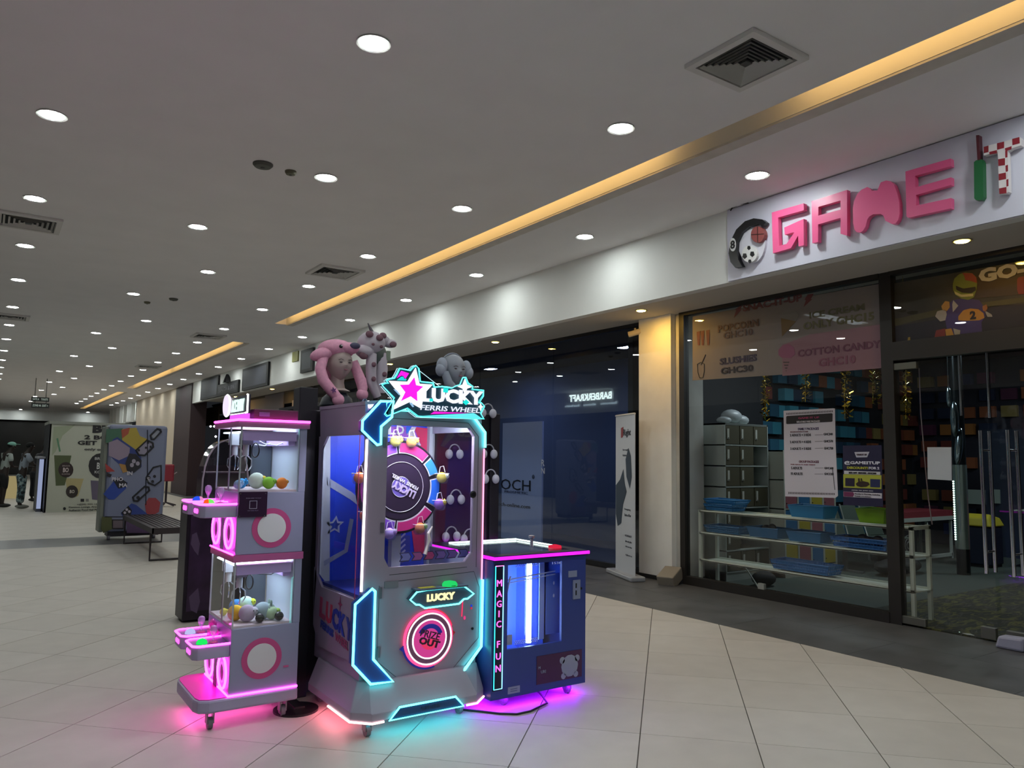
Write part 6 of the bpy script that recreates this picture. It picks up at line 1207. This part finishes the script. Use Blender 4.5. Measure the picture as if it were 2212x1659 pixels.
# ================================================================== PEOPLE
def skin(V, E, name, m, par, sub=1):
    me = D.meshes.new('sk'); me.from_pydata([v[:3] for v in V], E, []); o = D.objects.new(name, me); COL.objects.link(o)
    md = o.modifiers.new('s', 'SKIN'); md.use_smooth_shade = True
    for i, v in enumerate(V):
        me.skin_vertices[0].data[i].radius = (v[3], v[4] if len(v) > 4 else v[3])
    me.skin_vertices[0].data[0].use_root = True
    s = o.modifiers.new('u', 'SUBSURF'); s.levels = sub; s.render_levels = sub
    dg = bpy.context.evaluated_depsgraph_get(); nm = D.meshes.new_from_object(o.evaluated_get(dg)); o.modifiers.clear(); o.data = nm; nm.materials.clear(); nm.materials.append(m); o.parent = par; ORG[o] = ORG.get(par, Vector())
    nm.polygons.foreach_set('use_smooth', [True]*len(nm.polygons)); return o
def person(loc, rz, lab, shirt, legs, hair, skinc='2c201c', cap=None, reach=.9, short=False, lean=.06, pattern=False, shoe_c='8a8a84'):
    t = thing('person', lab, 'person', loc); ORG[t] = Vector((0, 0, 0)); sk_ = mat(skinc, .6); l = lean
    hz = .95; ch = (l*1.0, 0, 1.30); nk = (l*1.6, 0, 1.47); hd = (l*2+.03, 0, 1.60)
    B = [(0, 0, hz, .14, .11), (l*.5, 0, 1.12, .12, .09), (*ch, .15, .10), (*nk, .055), (hd[0], 0, 1.555, .075), (hd[0], 0, 1.63, .088), (hd[0]+.0, 0, 1.68, .06)]
    E = [(0, 1), (1, 2), (2, 3), (3, 4), (4, 5), (5, 6)]
    for s in (-1, 1):
        i = len(B); B += [(0, s*.10, .88, .09), (.02, s*.10, .50, .058), (-.01, s*.10, .09, .04), (.12, s*.10, .035, .035)]; E += [(0, i), (i, i+1), (i+1, i+2), (i+2, i+3)]
        i = len(B); r_ = reach if s < 0 else .35
        sh = (ch[0], s*.19, 1.38); el = (ch[0]+.10*r_, s*.23, 1.12); wr = (el[0]+.24*r_, s*.21, 1.02+.14*r_); hn = (wr[0]+.07, s*.20, wr[2]+.01)
        B += [(*sh, .055), (*el, .042), (*wr, .028), (*hn, .034, .02)]; E += [(2, i), (i, i+1), (i+1, i+2), (i+2, i+3)]
        for k in range(4):
            j = len(B); B += [(hn[0]+.045, hn[1]+(k-1.5)*.018, hn[2]-.005, .009), (hn[0]+.085-.01*abs(k-1.5), hn[1]+(k-1.5)*.019, hn[2]-.025, .007)]; E += [(i+3, j), (j, j+1)]
        j = len(B); B += [(hn[0]+.01, hn[1]-s*.04, hn[2], .010), (hn[0]+.04, hn[1]-s*.055, hn[2]-.01, .008)]; E += [(i+3, j), (j, j+1)]
    skin(B, E, 'body', sk_, t)
    # face, ears, hair
    H = Vector((hd[0], 0, 1.62)); G().ball(H+Vector((.085, 0, -.015)), (.018, .014, .022), 8, 6).ball(H+Vector((0, .078, -.01)), (.022, .012, .03), 8, 6).ball(H+Vector((0, -.078, -.01)), (.022, .012, .03), 8, 6).build('nose_and_ears', sk_, t, smooth=True)
    for s in (-1, 1): G().ball(H+Vector((.074, s*.032, .012)), (.012, .014, .008), 8, 6).build('eye', mat('d8d0c8', .4), t, smooth=True)
    G().ball(H+Vector((.078, 0, -.052)), (.010, .025, .008), 8, 6).build('mouth', mat('4a2a28', .6), t, smooth=True)
    G().ball(H+Vector((-.018, 0, .035)), (.098, .088, .08), 14, 9).build('hair', mat(hair, .9), t, smooth=True)
    if cap:
        c_ = G().ball(H+Vector((-.005, 0, .055)), (.108, .098, .07), 14, 9).build('cap', mat(cap, .7), t, smooth=True); G().prism([H+Vector((.08, -.07, .06)), H+Vector((.19, -.04, .05)), H+Vector((.19, .04, .05)), H+Vector((.08, .07, .06))], (0, 0, .012)).build('peak', mat(cap, .7), c_)
    S = [(0, 0, .90, .155, .12), (l*.5, 0, 1.12, .15, .115), (*ch, .175, .125), (l*1.4, 0, 1.42, .085, .07)]; SE = [(0, 1), (1, 2), (2, 3)]
    for s in (-1, 1):
        r_ = reach if s < 0 else .35; i = len(S); S += [(ch[0], s*.19, 1.38, .078), (ch[0]+.07*r_, s*.222, 1.20, .075)]; SE += [(2, i), (i, i+1)]
    skin(S, SE, 'shirt', mat(shirt, .8), t)
    P = [(0, 0, .93, .16, .125), (0, 0, .86, .15, .12)]; PE = [(0, 1)]; zb = .5 if short else .12
    for s in (-1, 1): i = len(P); P += [(0, s*.10, .80, .115), (.015, s*.105, .52, .09), (-.005, s*.105, zb, .085)]; PE += [(1, i), (i, i+1), (i+1, i+2)]
    tr_ = skin(P, PE, 'trousers', mat(legs, .85), t)
    if pattern:
        mm = D.materials.new('camo'); mm.use_nodes = True; b2 = mm.node_tree.nodes['Principled BSDF']; b2.inputs['Roughness'].default_value = .85; n2 = mm.node_tree.nodes.new('ShaderNodeTexNoise'); n2.inputs['Scale'].default_value = 9; c2 = mm.node_tree.nodes.new('ShaderNodeValToRGB'); c2.color_ramp.interpolation = 'CONSTANT'
        ee = c2.color_ramp.elements; ee[0].color = lin('2c3438'); ee[1].position = .48; ee[1].color = lin('5a7078'); e3 = ee.new(.56); e3.color = lin('98a8a8'); tcc = mm.node_tree.nodes.new('ShaderNodeTexCoord')
        mm.node_tree.links.new(tcc.outputs['Object'], n2.inputs['Vector']); mm.node_tree.links.new(n2.outputs['Fac'], c2.inputs[0]); mm.node_tree.links.new(c2.outputs[0], b2.inputs[0]); tr_.data.materials[0] = mm
    for s in (-1, 1):
        G().ball((.05, s*.105, .05), (.15, .055, .05), 12, 8).build('shoe', mat(shoe_c, .6), t, smooth=True)
    t.rotation_euler[2] = rz
    for o in t.children_recursive: ORG[o] = Vector()
    return t
pb_ = at(42, 1098, z=0); person((pb_.x, pb_.y, 0), .1, 'person in a pale grey T-shirt and camouflage trousers reaching towards the kiosk counter', '8c94a0', '506068', '0c0a0a', reach=1.6, pattern=True)
pa_ = at(2, 1096, z=0); person((pa_.x, pa_.y+.1, 0), .3, 'person in a white top and black shorts wearing a mint green cap', 'a0a8a4', '141416', '0c0a0a', cap='7ab0a0', short=True, reach=.3, shoe_c='2a2a2a')
pc_ = at(72, 1083, z=0); person((pc_.x, pc_.y, 0), .4, 'person in dark clothes leaning by the kiosk counter behind the others', '14161e', '10121a', '0c0a0a', reach=1.5, lean=.12, shoe_c='1a1a1e')
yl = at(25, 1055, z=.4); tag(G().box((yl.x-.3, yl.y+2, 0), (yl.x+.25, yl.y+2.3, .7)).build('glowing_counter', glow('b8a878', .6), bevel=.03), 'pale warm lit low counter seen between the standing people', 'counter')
# opposite shop name, seen only as a reflection in the dark window
bs = thing('opposite_shop_sign', 'backlit barber shop sign across the corridor, seen mirrored in the dark window', 'sign', (-3.78, 21, 3.6))
text('BARBERKRAFT', 'lettering', glow('e8fff8', 14), bs, (-3.76, 21.55, 3.80), 'px', h=.26, w=2.4, depth=.01, bold=.02)
text('haircuts   shaves   barbers', 'lettering', glow('c8e0e8', 5), bs, (-3.76, 21.55, 3.52), 'px', h=.09, w=2.9, depth=.01)
G().tube([(-3.76, 21.2, 3.9), (-3.76, 21.3, 4.0)], .04, 6).build('emblem', glow('e8fff8', 1.0), bs)
